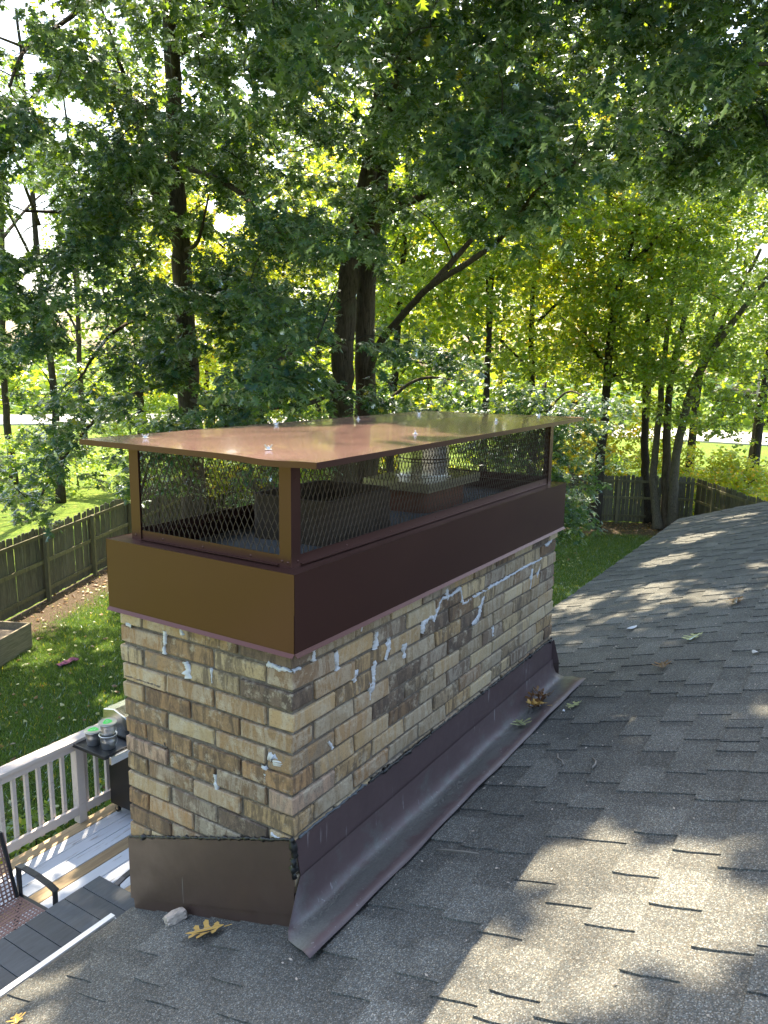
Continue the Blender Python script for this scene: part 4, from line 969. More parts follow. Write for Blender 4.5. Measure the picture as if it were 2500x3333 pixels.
def leaves(name, C, R, n_ros, n_leaf, size, tpl, mat, parent, seed, flat=.55, droop=.5, kind=None, gap=.75, minz=None, ros_r=.10, thr=-.35):
    q = np.random.default_rng(seed); N_ = len(C)
    ros = np.repeat(C, n_ros, 0); rr = np.repeat(np.broadcast_to(R, (N_,)), n_ros)
    dv = q.normal(0, 1, ros.shape); dv /= np.linalg.norm(dv, axis=1)[:, None]; ros = ros+dv*(rr*q.uniform(.15, 1, len(ros))**.5)[:, None]*np.array([1, 1, flat])
    if gap: ros = ros[viewclear(ros, gap)]
    if tpl is True: ros = ros[trunkclear(ros)]
    ros = ros[sunclear(ros)]
    if thr is not None: ros = ros[clump(ros, thr, seed*.7)]
    tw = ros
    P = np.repeat(ros, n_leaf, 0)
    n = len(P); az = q.uniform(0, 2*math.pi, n); dz = -droop+q.normal(0, .45, n)
    d = np.stack([np.cos(az), np.sin(az), dz], 1); d /= np.linalg.norm(d, axis=1)[:, None]
    P = P+d*ros_r*q.uniform(0, .7, n)[:, None]+q.normal(0, ros_r*.5, (n, 3))
    k = sunclear(P)
    if gap: k &= viewclear(P, gap*.85)
    if minz is not None: k &= P[:, 2] > minz
    # nothing grows through the chimney, roof or camera
    k &= ~((P[:, 0] > -4) & (P[:, 0] < 9.7) & (P[:, 1] < 1.2) & (P[:, 2] < roofz(P[:, 1])+1.0)) & (np.linalg.norm(P-CAM, axis=1) > 5.2)
    P, d = P[k], d[k]; n = len(P)
    up0 = np.array([0, 0, 1.])+q.normal(0, .38, (n, 3)); s = np.cross(d, up0); s /= np.linalg.norm(s, axis=1)[:, None]+1e-9; nn = np.cross(s, d)
    TV, TT = TPL[tpl]; sz = size*q.uniform(.65, 1.2, n)
    V = P[:, None, :]+sz[:, None, None]*(TV[None, :, 0, None]*s[:, None]+TV[None, :, 1, None]*d[:, None]+TV[None, :, 2, None]*nn[:, None])
    T = TT[None]+(np.arange(n)*len(TV))[:, None, None]
    o = tri_mesh(name, V.reshape(-1, 3), T.reshape(-1, 3), mat, parent)
    if kind: o['kind'] = kind
    return o, tw
def smooth_line(pts, n=6):
    P = np.array(pts, float)
    if len(P) < 3: return P
    out = []
    E = np.vstack([2*P[0]-P[1], P, 2*P[-1]-P[-2]])
    for i in range(1, len(E)-2):
        for t in np.linspace(0, 1, n, endpoint=False):
            a, b, c, d = E[i-1], E[i], E[i+1], E[i+2]
            out.append(.5*((2*b)+(-a+c)*t+(2*a-5*b+4*c-d)*t*t+(-a+3*b-3*c+d)*t**3))
    out.append(P[-1]); return np.array(out)
def limb(pts, r0, r1, mat, parent, name='limb', seed=0, n=8, wob=.02, taper=1.0, flare=0):
    q = np.random.default_rng(seed); P = smooth_line(pts, 8); m = len(P); P[1:-1] += q.normal(0, wob*r0*3+.002, (m-2, 3))*[1, 1, .3]
    t = np.linspace(0, 1, m); r = r0+(r1-r0)*t**taper
    if flare: r = r*(1+flare*np.exp(-t*22))
    r = r*(1+q.normal(0, .02, m)); MB().tube(P, r, n).build(name, mat, parent, smooth=True); return P
def clusters(ell, n, seed, hollow=.35):
    q = np.random.default_rng(seed); out = []
    for (c, r, w) in ell:
        m = int(n*w); d = q.normal(0, 1, (m, 3)); d /= np.linalg.norm(d, axis=1)[:, None]; u = q.uniform(hollow**3, 1, m)**(1/3); out.append(np.array(c)+d*u[:, None]*np.array(r))
    return np.vstack(out)
def twigs_to(name, C, limbs, mat, parent, seed, r=.018, sub=None, skipmax=3.2):
    # branches grow outward: each cluster joins the nearest limb or earlier branch
    q = np.random.default_rng(seed); LP = np.vstack(limbs); V = []; T = []; nside = 4
    C = C[viewclear(C, 1.0)]
    d0 = np.array([np.linalg.norm(LP-c, axis=1).min() for c in C]); C = C[np.argsort(d0)]
    buf = np.zeros((len(LP)+len(C)*3, 3)); buf[:len(LP)] = LP; m_ = len(LP)
    for c in C:
        L_ = buf[:m_]; dd = np.linalg.norm(L_-c, axis=1)+.5*np.maximum(0, L_[:, 2]-c[2]); k = int(np.argmin(dd)); a = L_[k]; L = np.linalg.norm(c-a)
        if L > skipmax or L < .1: continue
        m = a*.5+c*.5+np.array([0, 0, .12*L])+q.normal(0, .09*L, 3); P = [a]
        for t in (.25, .5, .75, 1): P.append((1-t)**2*a+2*t*(1-t)*m+t*t*c)
        P = np.array(P); P[1:4] += q.normal(0, .02*L, (3, 3)); buf[m_:m_+3] = P[[2, 3, 4]]; m_ += 3
        dr = c-a; dr /= L; x = np.cross(dr, (0, 0, 1.)); x /= np.linalg.norm(x)+1e-9; y = np.cross(dr, x); b = len(V)
        for i, p in enumerate(P):
            rr = r*(.45+.55*min(1, L/2.5))*(1-.72*i/4)
            for j in range(nside): aa = j*math.pi/2; V.append(p+rr*(math.cos(aa)*x+math.sin(aa)*y))
        for i in range(4):
            for j in range(nside):
                A, B, C_, D_ = b+i*4+j, b+i*4+(j+1) % 4, b+i*4+4+(j+1) % 4, b+i*4+4+j; T += [(A, B, C_), (A, C_, D_)]
    if V: o = tri_mesh(name, np.array(V), np.array(T), mat, parent); o['kind'] = 'stuff'
def tree(name, label, base, group=None): return thing(name, label, 'tree', base, group)
def world_child(o, root):
    for c in root.children:
        c.matrix_parent_inverse = Matrix.Translation(-Vector(root.location))

# ---- the large oak on the left
t1 = tree('oak_tree', 'tall oak at the left with one straight dark trunk rising past the cap', (11.2, 11.97, G))
l = [limb([(11.22, 11.95, G), (11.2, 11.97, -3), (11.18, 11.99, -.9), (11.13, 12.03, 2.5), (11.07, 12.08, 4.4), (11.05, 12.09, 8.0), (11.1, 12, 12)], .30, .13, M['bark'], t1, 'trunk', 1, 14, flare=.5)]
for i, (p, r0) in enumerate((([(11.1, 12.05, 3.1), (10.75, 12.3, 3.9), (10.2, 12.3, 5.6), (9.3, 12.2, 7.5)], .14), ([(10.9, 12.2, 3.8), (9.8, 12.0, 3.9), (8.2, 11.2, 3.3), (6.6, 10.9, 3.0)], .09),
    ([(11.1, 12, 4.8), (10.6, 10.8, 4.4), (9.7, 8.9, 3.6), (9.2, 7.8, 2.7)], .10), ([(11.15, 12, 1.2), (10, 12, 1.5), (8.6, 11.4, 1.1), (7.4, 10.8, .3)], .06),
    ([(11.15, 12, 3.0), (10.6, 11.0, 3.1), (10.1, 10.2, 3.8)], .06), ([(11.2, 11.97, -1.5), (10.5, 11.8, -1.1), (9.3, 11.2, -1.4), (8.5, 10.8, -2.4)], .05), ([(11.1, 12, 6.5), (9.5, 10.5, 7.2), (7.8, 9, 7.6), (6, 7.5, 7.4)], .11),
    ([(11.1, 12, -.2), (10.8, 10.8, -.4), (10.3, 9.4, -.6)], .05), ([(11.1, 12, 7), (12.5, 10.8, 8.2), (13.5, 9.5, 8.8)], .1), ([(11.1, 12, 5.5), (10, 13.5, 6.5), (8.5, 14.5, 7)], .1), ([(11.18, 11.98, .3), (9.6, 12.6, -.3), (8.2, 12.6, -1.4), (7.3, 12.4, -2.4)], .055), ([(9.3, 12.2, 7.5), (8.2, 11.6, 6.6), (6.6, 10.6, 5.4), (5.6, 9.6, 4.4)], .055))):
    l.append(limb(p, r0, .02, M['bark'], t1, 'limb', 10+i))
C1 = clusters([((9.4, 11.0, 5.2), (4.4, 3.4, 2.6), .34), ((8.2, 11.0, 1.6), (3.0, 2.2, 2.0), .22), ((8.3, 11.6, -1.0), (2.4, 1.6, 1.5), .075), ((10.2, 10.0, 0.2), (1.8, 1.6, 2.4), .14), ((8.5, 9.3, 8.6), (5.2, 4.2, 2.4), .40), ((12.2, 14.2, 6.5), (4.6, 3.4, 2.6), .34), ((11, 9.6, 8.6), (3.5, 3.0, 2.0), .15), ((6.6, 11.0, 4.6), (2.0, 2.2, 2.8), .20)], 340, 2)
twigs_to('twigs', C1, l, M['darkbark'], t1, 3)
near = C1[:, 2] < 7.2
leaves('crown', C1[near], .68, 26, 8, .185, True, M['oak'], t1, 4, thr=-.1)
leaves('crown', C1[~near], .95, 12, 7, .19, False, M['oak'], t1, 5, thr=-1.2)
# ---- the large double oak in the middle
t2 = tree('oak_tree', 'large forked oak behind the cap whose long limb leans right across the yard', (12.1, 8.1, G))
l = [limb([(12.05, 8.12, G), (11.95, 8.15, -2.5), (11.81, 8.2, -.3), (11.83, 8.13, 1.4), (11.92, 8.05, 2.6), (12.1, 7.8, 4.3), (12.37, 7.35, 7.5), (12.6, 7, 11)], .30, .12, M['bark'], t2, 'trunk', 21, 14, flare=.5),
     limb([(12.5, 7.95, G), (12.5, 8.0, -2.5), (12.52, 8.05, -.3), (12.5, 8.05, 2.4), (12.7, 7.8, 4.9), (13.0, 7.6, 8.2), (13.4, 7.4, 11)], .29, .11, M['bark'], t2, 'trunk', 22, 14, flare=.5)]
for i, (p, r0) in enumerate((([(12.4, 8.0, -.2), (11.9, 7.4, .9), (11.2, 6.4, 1.5), (10.58, 5.46, 1.95), (9.69, 3.91, 2.42), (8.8, 2.9, 2.9), (8.24, 2.16, 3.1)], .09), ([(10.58, 5.46, 1.95), (10.9, 4.7, 2.9), (11.2, 3.9, 4.2)], .06),
    ([(11.9, 8.1, .9), (10.6, 7.6, 1.0), (9.57, 7.02, 1.0), (8.1, 6.6, .75), (7.0, 6.2, .4)], .075), ([(11.9, 8.1, .3), (10.5, 7.9, -.1), (9.0, 7.8, -.2), (8.0, 8.0, -.5)], .06), ([(12.2, 7.8, 4.6), (10.8, 6.6, 5.0), (9.3, 5.4, 4.9), (7.8, 4.6, 4.4)], .12),
    ([(12.3, 7.5, 6.0), (10.5, 5.0, 6.9), (8.7, 2.8, 7.0), (7, 1, 6.6)], .13), ([(12.9, 7.6, 6.5), (12.6, 4.8, 7.4), (11.5, 2, 7.6), (10.5, -.5, 7.2)], .13), ([(12.6, 8, 3.6), (12.9, 6.2, 4.2), (13, 4.4, 4.5), (12.4, 2.6, 4.3)], .09),
    ([(12.4, 7.4, 7.2), (10.2, 7.0, 8.4), (7.8, 6.2, 8.8), (5.6, 5, 8.6)], .12), ([(13, 7.6, 8), (14.5, 5.5, 9), (15.5, 3.5, 9)], .1), ([(12.2, 8.4, 3.3), (11.6, 8.9, 3.4), (10.5, 9.0, 3.1)], .06), ([(12.5, 8, -.6), (13.2, 7.2, .3), (13.8, 6.2, .3)], .05))):
    l.append(limb(p, r0, .022, M['bark'], t2, 'limb', 30+i))
C2 = clusters([((10.4, 5.8, 5.2), (4.2, 3.6, 1.9), .24), ((8.6, 6.6, 1.6), (2.0, 1.4, 1.5), .08), ((9.0, 7.4, -.3), (2.0, 1.2, .9), .05), ((8.9, 2.9, 3.4), (1.6, 1.3, 1.1), .055), ((11.6, 6.8, .0), (2.0, 1.6, 1.2), .035), ((11.8, 8.3, 4.2), (1.8, 1.6, 3.0), .07), ((7.6, 4.6, 4.7), (1.9, 1.8, .9), .05),
               ((9.0, 3.6, 7.8), (6.6, 5.6, 2.0), .55), ((8.0, -.6, 6.9), (4.5, 2.2, 1.2), .14), ((13, 4.0, 5.2), (2.4, 2.4, 2.2), .10), ((7.6, 1.4, 7.9), (4.4, 2.4, 1.2), .34), ((6.6, 1.0, 6.6), (2.6, 1.8, .6), .10), ((4.7, 1.7, 7.5), (2.4, 1.7, .8), .20), ((5.6, 6.9, 7.8), (2.8, 2.3, .9), .20), ((3.6, 3.4, 8.2), (2.0, 1.6, .6), .08)], 420, 6, .2)
C2 = np.vstack([C2, np.array([(8.2, 2.2, 3.2), (8.4, 2.6, 2.7), (8.0, 1.8, 3.6), (8.9, 2.6, 2.5), (6.9, 6.1, .3), (7.4, 6.3, .1), (7.9, 6.5, .4), (7.2, 6.0, .75)])])
twigs_to('twigs', C2, l, M['darkbark'], t2, 7)
near = (C2[:, 2] < 6.3)
leaves('crown', C2[near], .68, 26, 8, .185, True, M['oak'], t2, 8, thr=-.1)
leaves('crown', C2[~near], .98, 13, 7, .19, False, M['oak'], t2, 9, thr=-1.2)
# ---- oak reaching in from the right, its crown over the roof
t3 = tree('oak_tree', 'oak beyond the right edge whose low leafy boughs hang into the upper right', (16.0, -2.5, G))
l = [limb([(16, -2.5, G), (16.05, -2.4, -1), (15.9, -2.2, 3), (15.6, -2, 7), (15.5, -2, 10)], .28, .1, M['bark'], t3, 'trunk', 51, 12, flare=.5)]
for i, (p, r0) in enumerate((([(15.9, -2.2, 3), (13.5, -1.4, 4.2), (11.2, -.6, 4.6), (9.2, .4, 4.2)], .12), ([(15.7, -2, 5.5), (13, -1.4, 7), (10, -1.2, 7.4), (6.5, -1.3, 7)], .12), ([(15.8, -2, 4.5), (14.6, .6, 5.4), (13.2, 2.6, 5.6)], .1), ([(15.5, -2, 7), (14, 0, 9), (12, 1, 9.6)], .1))):
    l.append(limb(p, r0, .02, M['bark'], t3, 'limb', 60+i))
C3 = clusters([((10.6, .9, 4.3), (2.2, 1.7, 1.0), .32), ((12.6, .4, 5.6), (3.2, 2.4, 1.8), .35), ((10.0, -.8, 7.4), (4.6, 2.6, 1.4), .5), ((9.0, 2.2, 5.6), (1.8, 1.4, 1.1), .16)], 170, 12, .2)
twigs_to('twigs', C3, l, M['darkbark'], t3, 13)
leaves('crown', C3[C3[:, 2] < 6.6], .68, 26, 8, .185, True, M['oak'], t3, 14, thr=-.1)
leaves('crown', C3[C3[:, 2] >= 6.6], .98, 13, 7, .19, False, M['oak'], t3, 15, thr=-1.2)
# low bough of the middle oak family hanging in front of the back fence (right of the cap)
t4 = tree('oak_sapling', 'bushy young oak with pale shining leaves just beyond the far end of the cap', (15.5, 5.3, G))
l = [limb([(15.5, 5.3, G), (15.4, 5.3, -3), (15.3, 5.2, -1.2), (15.2, 5.0, .3)], .09, .03, M['bark2'], t4, 'trunk', 71, 8)]
for i, p in enumerate(([(15.3, 5.2, -1.5), (14.9, 4.5, -1.2), (14.4, 3.9, -1.8)], [(15.3, 5.2, -1), (15.0, 5.8, -.6), (14.7, 6.3, -.9)], [(15.3, 5.1, -.5), (14.9, 4.4, .1), (14.5, 3.8, 0)], [(15.4, 5.3, -2.4), (14.9, 4.7, -2.6), (14.6, 4.3, -3.2)])): l.append(limb(p, .035, .012, M['bark2'], t4, 'limb', 72+i))
C4 = clusters([((15.0, 4.9, -.9), (1.3, 1.7, 1.3), .6), ((14.9, 4.9, -2.7), (1.0, 1.2, .8), .4)], 60, 14, .1)
twigs_to('twigs', C4, l, M['darkbark'], t4, 15, .01)
leaves('crown', C4, .55, 16, 8, .16, True, M['oak'], t4, 16, thr=-1.0)

# ---- right clump of four stems and the darker trunk beside it
t5 = tree('maple_tree', 'many stemmed maple at the back fence, four grey trunks spreading from one base', (27.4, 4.75, G))
l = []
for i, (p, r0, m) in enumerate((([(27.25, 4.95, G), (27.5, 5.3, -3.2), (27.6, 5.29, -.83), (27.61, 5.22, 2.8), (27.5, 5.0, 6.5)], .17, 'bark2'), ([(27.5, 4.7, G), (27.6, 4.9, -3), (27.66, 5.02, .23), (27.73, 4.7, 2.8), (27.9, 4.4, 7)], .19, 'bark'),
    ([(27.5, 4.5, G), (27.1, 4.5, -2.6), (26.81, 4.16, -.24), (26.41, 3.59, 1.1), (26.06, 2.6, 2.63), (25.6, 1.2, 4.6), (25.4, .2, 6.2)], .17, 'bark2'), ([(27.1, 4.4, -1.4), (26.9, 3.9, .6), (26.8, 3.2, 2.4), (26.9, 2.4, 4.5)], .09, 'bark2'))):
    l.append(limb(p, r0, .05, M[m], t5, 'trunk', 80+i, 10, flare=.3))
C5 = clusters([((26.2, 3.4, 3.0), (3.4, 4.2, 2.6), .5), ((27, 5, 6.5), (4.5, 5, 3), .5), ((26.0, 2.8, .2), (2.6, 3.6, 1.8), .30), ((24.5, 1.2, 5), (3, 3, 2.5), .2)], 250, 17, .1)
twigs_to('twigs', C5, l, M['darkbark'], t5, 18, .02)
leaves('crown', C5, 1.0, 15, 8, .15, False, M['maple'], t5, 19)
t6 = tree('maple_tree', 'slim dark trunked tree standing left of the many stemmed maple', (28.3, 5.6, G))
l = [limb([(28.3, 5.55, G), (28.2, 5.85, -2.5), (28.15, 5.98, -.33), (28.12, 6.12, 2.86), (28.1, 6.2, 7.5)], .17, .07, M['darkbark'], t6, 'trunk', 90, 10, flare=.3)]
C6 = clusters([((27.6, 7.2, 5.2), (3.6, 4.0, 3.2), 1.0), ((27.2, 8, 1.2), (2.5, 3.4, 1.8), .40)], 115, 20, .1)
twigs_to('twigs', C6, l, M['darkbark'], t6, 21, .02)
leaves('crown', C6, 1.0, 16, 8, .15, False, M['maple'], t6, 22)
# ---- trees between the oaks and the road, each its own
def polar(px, rng_):
    v = viewdir(px, 900); v = v/np.hypot(v[0], v[1]); return CAM+v*rng_
BT = [  # display column of the trunk, distance, trunk radius, lean, crown centre height and size, foliage, label
 (845, 24, .14, .3, 4.2, (3.0, 3.2), 'maple', 'slender tree directly right of the big forked oak, thin dark trunk'),
 (1050, 27, .15, -.1, 4.4, (3.4, 3.2), 'maple', 'straight thin trunked tree showing above the middle of the cap'),
 (1150, 30, .15, .0, 4.8, (3.6, 3.4), 'bright', 'yellow green tree above the right half of the cap'),
 (1300, 29, .20, 1.0, 4.6, (3.6, 3.6), 'maple', 'tree with a right leaning trunk left of the back fence maples'),
 (690, 34, .16, -.4, 4.6, (3.8, 3.6), 'bright', 'bright backlit tree seen left of the forked oak'),
 (560, 38, .18, .2, 3.8, (4.0, 3.4), 'bright', 'sunlit tree filling the space between the two great oaks'),
 (300, 36, .18, .0, 4.8, (4.4, 4.0), 'bright', 'bright leafy tree just left of the straight oak trunk'),
 (120, 34, .17, -.3, 5.2, (5.4, 5.2), 'maple', 'rounded tree beyond the left fence over the sunny lawn'),
 (20, 40, .18, .3, 4.6, (5.4, 5.4), 'bright', 'low bright tree at the far left edge beyond the fence'),
 (1240, 40, .18, .3, 5.6, (4.6, 4.4), 'bright', 'tall backlit tree behind the right leaning trunk'),
 (930, 42, .18, .0, 5.4, (4.8, 4.4), 'bright', 'tall bright tree behind the centre of the yard'),
 (1500, 38, .20, .4, 6.6, (4.6, 4.2), 'maple', 'tall green tree rising behind the four grey stems'),
 (1640, 36, .18, .4, 7.0, (4.4, 4.0), 'maple', 'tall tree at the far right edge, crown high above the road'),
 (450, 44, .18, .0, 3.4, (4.6, 3.6), 'bright', 'distant pale green tree right of the straight oak trunk'),
 (780, 50, .20, .0, 5.0, (5.0, 4.4), 'maple', 'distant green tree framed by the forked oak trunks'),
 (180, 52, .20, .0, 7.0, (5.0, 4.4), 'maple', 'distant tall tree high at the left behind the nearer crowns'),
 (1400, 52, .20, .0, 8.0, (5.4, 5.0), 'bright', 'distant bright tree between the maple stems'),
 (1080, 54, .20, .0, 9.0, (5.4, 5.0), 'maple', 'distant tall tree behind the long leaning oak limb'),
]
for i, (px, dd, r0, lean, cz, (cw, chh), mt, lab) in enumerate(BT):
    cz = cz+.05*dd+.6; chh = chh+.045*dd; b = polar(px, dd); b[2] = G; t = tree('background_tree', lab, tuple(b), 'trees beyond the yard')
    q = np.random.default_rng(200+i); side = np.array([rt[0], rt[1], 0]); H = cz+chh-G-1
    pts = [b+side*lean*s_+np.array([q.normal(0, .12), q.normal(0, .12), 0])*(s_ > 0)+np.array([0, 0, H*s_]) for s_ in (0, .25, .5, .75, 1)]
    l = [limb(pts, r0, .05, M['darkbark'], t, 'trunk', 200+i, 8, flare=.3)]
    for j in range(5):
        h0 = .35+.12*j; a0 = b+side*lean*h0+np.array([0, 0, H*h0]); an = q.uniform(0, 6.28); le = cw*.8
        l.append(limb([a0, a0+np.array([math.cos(an)*le*.5, math.sin(an)*le*.5, le*.45]), a0+np.array([math.cos(an)*le, math.sin(an)*le, le*.8])], r0*.45, .02, M['darkbark'], t, 'limb', 300+i*9+j, 6))
    c = b+side*lean*.7; C = clusters([((c[0], c[1], cz), (cw, cw, chh), .75), ((c[0], c[1], cz-chh*.95), (cw*.85, cw*.85, chh*.5), .22)], 210, 400+i, .1)
    twigs_to('twigs', C, l, M['darkbark'], t, 500+i, .022, skipmax=6)
    leaves('crown', C, 1.15, 13, 8, .20 if dd < 40 else .27, 'q', M[mt], t, 600+i, flat=.7, ros_r=.16)
# small leaning tree near the road
t7 = tree('young_tree', 'small slim tree leaning right in the sunny lawn before the road', (40.1, 3.7, G))
l = [limb([(40.1, 3.75, G), (40.04, 3.6, -3.2), (40.06, 3.5, -.87), (40.0, 3.2, 1.2), (39.9, 2.8, 3.2)], .17, .06, M['bark'], t7, 'trunk', 95, 8), limb([(40.05, 3.55, -2.3), (39.9, 2.7, -1.2), (39.7, 1.8, .4)], .06, .02, M['bark'], t7, 'limb', 96, 6)]
C7 = clusters([((39.6, 3.0, 3.2), (3.0, 3.4, 2.4), 1.0)], 70, 23, .1); twigs_to('twigs', C7, l, M['darkbark'], t7, 24, .02)
leaves('crown', C7, 1.0, 12, 8, .2, 'q', M['maple'], t7, 25, flat=.7)
# bushes behind and along the fence
BU = [(1250, 33, -2.8, 2.0, 2.0, 'yellow', 'orange yellow shrub showing beyond the far end of the cap'), (1560, 35, -3.9, 2.2, 1.1, 'bright', 'yellow green shrub against the outside of the back fence corner'), (1630, 33, -3.9, 2.0, .95, 'bright', 'low sunlit shrub at the right edge over the fence return'), (1400, 34, -2.8, 2.0, 2.2, 'bright', 'leafy shrub seen between the maple stems above the fence'),
      (1120, 33, -2.4, 2.4, 2.6, 'maple', 'green shrub behind the back fence at the end of the screen'), (1000, 31, -2.6, 2.6, 2.4, 'maple', 'dense shrub behind the cap lid, centre'), (880, 30, -2.6, 2.6, 2.5, 'bright', 'bright shrub right of the forked oak trunks'), (640, 28, -2.6, 2.4, 2.4, 'maple', 'green shrub left of the forked oak trunks'), (500, 30, -2.8, 2.6, 2.2, 'bright', 'bright shrub behind the straight oak trunk'), (330, 33, -2.8, 2.8, 2.2, 'maple', 'green shrub left of the straight oak trunk above the cap'), (160, 38, -3.0, 3.2, 2.1, 'maple', 'dark hedge like shrub across the sunny left lawn'), (30, 36, -3.9, 2.8, 1.3, 'maple', 'low shrub at the left edge across the sunny lawn')]
for i, (px, dd, cz, w_, h_, mt, lab) in enumerate(BU):
    b = polar(px, dd); b[2] = G; t = thing('shrub', lab, 'shrub', tuple(b), 'shrubs beyond the fence')
    l = [limb([b, b+np.array([.1*j-.2, .15*j-.2, 1.2+.2*j])], .03, .012, M['darkbark'], t, 'stem', 700+i*4+j, 5) for j in range(3)]
    C = clusters([((b[0], b[1], cz), (w_, w_, h_), 1.0)], 64, 720+i, .1)
    leaves('foliage', C, .8, 15, 8, .16, 'q', M[mt], t, 740+i, flat=.7, gap=0, minz=G)
# garden plants under the deck railing
for i, (x, y) in enumerate(((1.9, 6.4), (2.5, 6.7), (3.1, 6.3), (3.9, 6.6), (1.2, 6.2), (4.6, 6.2))):
    t = thing('garden_plant', ['leafy green plant just below the deck railing, left of the post', 'broad leafed plant on the lawn side of the deck railing', 'leafy plant behind the railing post', 'green plant beyond the grill shelf', 'leafy plant at the left end of the railing', 'leafy plant behind the gas grill'][i], 'plant', (x, y, G), 'plants along the deck edge')
    q = np.random.default_rng(i); C = np.array([x, y, G+.3])+q.uniform(-1, 1, (9, 3))*[.45, .35, .22]
    MB().tube([(x, y, G), (x+.02, y, G+.35)], .008, 5).build('stem', M['darkbark'], t)
    leaves('foliage', C, .28, 7, 6, .11, False, M['maple'], t, 760+i, gap=0, minz=G)
# far woods across the road, one mass
q = np.random.default_rng(88); Cw = []
for a in np.linspace(-75, 75, 260):
    v = np.array([math.cos(YAW+rad(a)), math.sin(YAW+rad(a)), 0]); dd = q.uniform(96, 122); c = CAM+v*dd
    hh = 6+3*math.sin(a*.23)+2*math.sin(a*.61+1); 
    for k in range(9): Cw.append((c[0]+q.normal(0, 2.5), c[1]+q.normal(0, 2.5), G+q.uniform(0, 1)**.8*hh*1.5))
Cw = np.array(Cw)
o, _ = leaves('far_woods', Cw, 3.2, 9, 3, 1.15, 'q', M['maple'], None, 89, flat=.8, gap=0, minz=G, ros_r=.5); tag(o, 'distant mass of green woodland across the road', 'woods', kind='stuff')

# ------------------------------------------------------------------ lawn grass, litter
def in_yard_view(P, m=60):
    d = P-CAM; z = d@fw; px = 1250+2533*(d@rt)/z; py = 1666.5-2533*(d@up)/z; return (z > 1) & (px > -m) & (px < 2500+m) & (py > 1200) & (py < 3400)
q = np.random.default_rng(31)
P = np.stack([q.uniform(1, 28, 900000), q.uniform(1.5, 22, 900000), np.full(900000, G)], 1)
P = P[in_yard_view(P)]; d = P-CAM; px = 1250+2533*(d@rt)/(d@fw); py = 1666.5-2533*(d@up)/(d@fw)
vis = ((px < 430) | ((px > 1780) & (px < 2150))) & ~((P[:, 0] < 5.2) & (P[:, 1] < 5.3))
dist_l = np.abs((P[:, 0]-9.35)*-.433+(P[:, 1]-15.14)*.901); inside = ((P[:, 0]-9.35)*.433+(P[:, 1]-15.14)*-.901 > 0) & ((P[:, 0]-28.9)*-.9+(P[:, 1]-4.11)*-.436 > 0)
dist_b = np.abs((P[:, 0]-28.9)*.9+(P[:, 1]-4.11)*.436)
pk = q.uniform(0, 1, len(P)) < np.clip((dist_l-.7)/1.0, 0.02, 1)*np.clip((dist_b-2.2)/1.5, .02, 1)
P = P[vis & inside & pk][:120000]; n = len(P); az = q.uniform(0, 6.28, n); h = q.uniform(.035, .085, n); w = q.uniform(.004, .009, n)
sx, sy = np.cos(az)*w, np.sin(az)*w; lx, ly = q.normal(0, .03, n), q.normal(0, .03, n)
V = np.zeros((n, 3, 3)); V[:, 0] = P-np.stack([sx, sy, 0*sx], 1); V[:, 1] = P+np.stack([sx, sy, 0*sx], 1); V[:, 2] = P+np.stack([lx, ly, h], 1)
tag(tri_mesh('grass', V.reshape(-1, 3), np.arange(n*3).reshape(-1, 3), M['grass']), 'short mown grass of the fenced back yard', 'grass', kind='stuff')
q = np.random.default_rng(32)
def litter(name, P, size, mat, label, seed):
    q = np.random.default_rng(seed); n = len(P); az = q.uniform(0, 6.28, n); d = np.stack([np.cos(az), np.sin(az), q.normal(0, .25, n)], 1); up0 = np.array([0, 0, 1.])+q.normal(0, .35, (n, 3)); s = np.cross(d, up0); s /= np.linalg.norm(s, axis=1)[:, None]; nn = np.cross(s, d); TV, TT = TPL[False]; sz = size*q.uniform(.5, 1.2, n)
    V = P[:, None]+sz[:, None, None]*(TV[None, :, 0, None]*s[:, None]+TV[None, :, 1, None]*d[:, None]+TV[None, :, 2, None]*nn[:, None]*3)
    o = tri_mesh(name, V.reshape(-1, 3), (TT[None]+(np.arange(n)*5)[:, None, None]).reshape(-1, 3), mat); tag(o, label, 'leaf litter', kind='stuff')
s_ = q.uniform(-6, 12.5, 1500); off = np.abs(q.normal(0, .8, 1500))+.05; s_ = np.where(q.uniform(0, 1, 1500) < .8, 40, s_)
PA = np.stack([9.35+.901*s_+.433*off, 15.14+.433*s_-.901*off, np.full(1500, G+.03)], 1)
s_ = q.uniform(-1, 18, 1300); off = np.abs(q.normal(0, 1.3, 1300))+.1
PB = np.stack([28.9-.436*s_-.9*off, 4.11+.9*s_-.436*off, np.full(1300, G+.03)], 1)
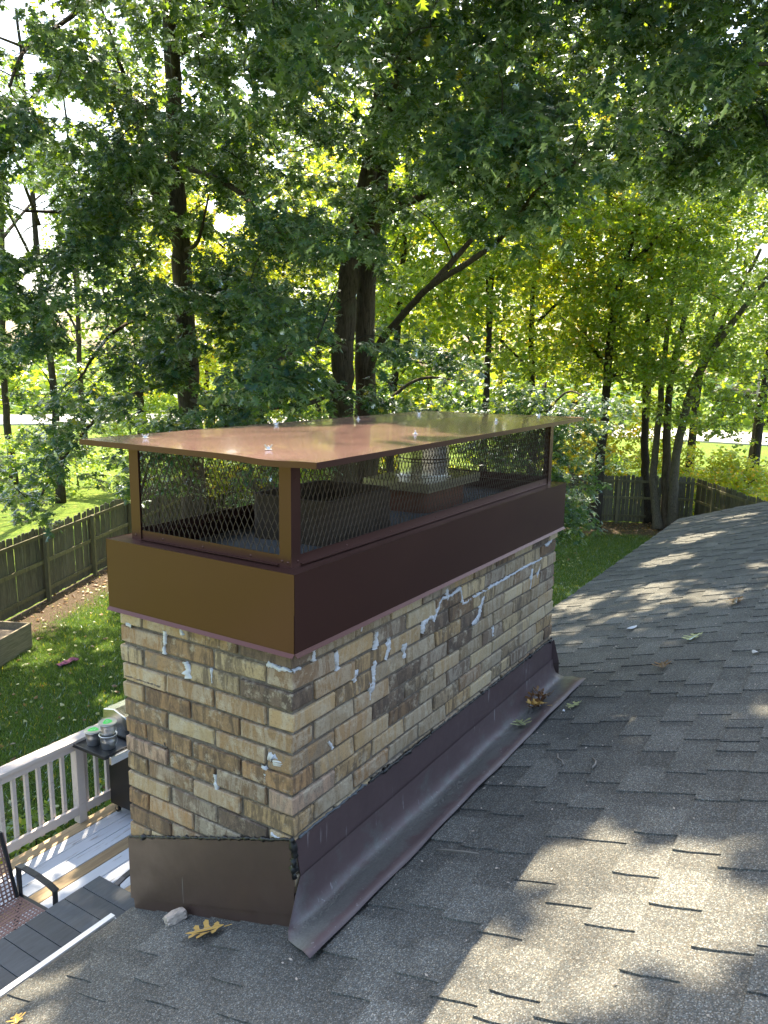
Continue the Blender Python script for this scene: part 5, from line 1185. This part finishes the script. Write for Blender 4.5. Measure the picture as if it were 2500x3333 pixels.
litter('dead_leaves', np.vstack([PA, PB]), .11, M['leaf_brown'], 'dead brown leaves gathered on the bare soil along the fences', 1)
PC = np.stack([q.uniform(3, 22, 900), q.uniform(5.6, 16, 900), np.full(900, G+.05)], 1); PC = PC[(PC[:, 0]-9.35)*.433+(PC[:, 1]-15.14)*-.901 > .3]
litter('pale_leaves', PC, .09, M['leaf_pale'], 'scattered pale fallen leaves lying on the lawn', 2)
litter('scattered_dead_leaves', PC[::2]+np.array([.5, .3, 0]), .12, M['leaf_brown'], 'scattered brown fallen leaves lying on the lawn', 3)

# ------------------------------------------------------------------ far things
nh = thing('far_house', 'low dark house across the road at the right, seen under the branches', 'house', (112, 6, G))
MB().box(-4, 4, -11, 11, 0, 3.0).build('wall', M['farhouse'], nh)
rf = MB(); rf.add([(-5, -12, 3.02), (5, -12, 3.02), (5, 12, 3.02), (-5, 12, 3.02), (0, -12, 5), (0, 12, 5)], [(0, 3, 5, 4), (1, 4, 5, 2), (0, 4, 1), (3, 2, 5), (0, 1, 2, 3)]); rf.build('roof', M['farroof'], nh)
for yy in (-8, -3, 3, 8):
    w_ = MB().box(-4.05, -4.0, yy-.6, yy+.6, 1.0, 2.2).build('window', M['white'], nh); MB().box(-4.09, -4.052, yy-.5, yy+.5, 1.08, 2.12).build('pane', M['stainless'], w_)
up_ = thing('utility_pole', 'pale wooden utility pole beyond the road at the right', 'pole', (88, 9.3, G))
MB().tube([(0, 0, 0), (0, 0, 9.5)], [.17, .12], 10).build('pole', M['farpole'], up_); MB().box(-.06, .06, -1.2, 1.2, 8.8, 8.95).build('crossarm', M['farpole'], up_)
for z_, lab in ((3.1, 'upper of two thin cables strung behind the trees'), (2.75, 'lower of two thin cables strung behind the trees')):
    P = [(88-.9*s_, 9.3+s_, z_+.00045*(s_-35)**2-.5) for s_ in np.linspace(-40, 90, 40)]; o = MB().tube(P, .018, 5).build('cable', M['wire']); tag(o, lab, 'cable')
for root in [o for o in S.objects if o.get('category') in ('tree', 'shrub', 'plant') and o.type == 'EMPTY']: world_child(None, root)
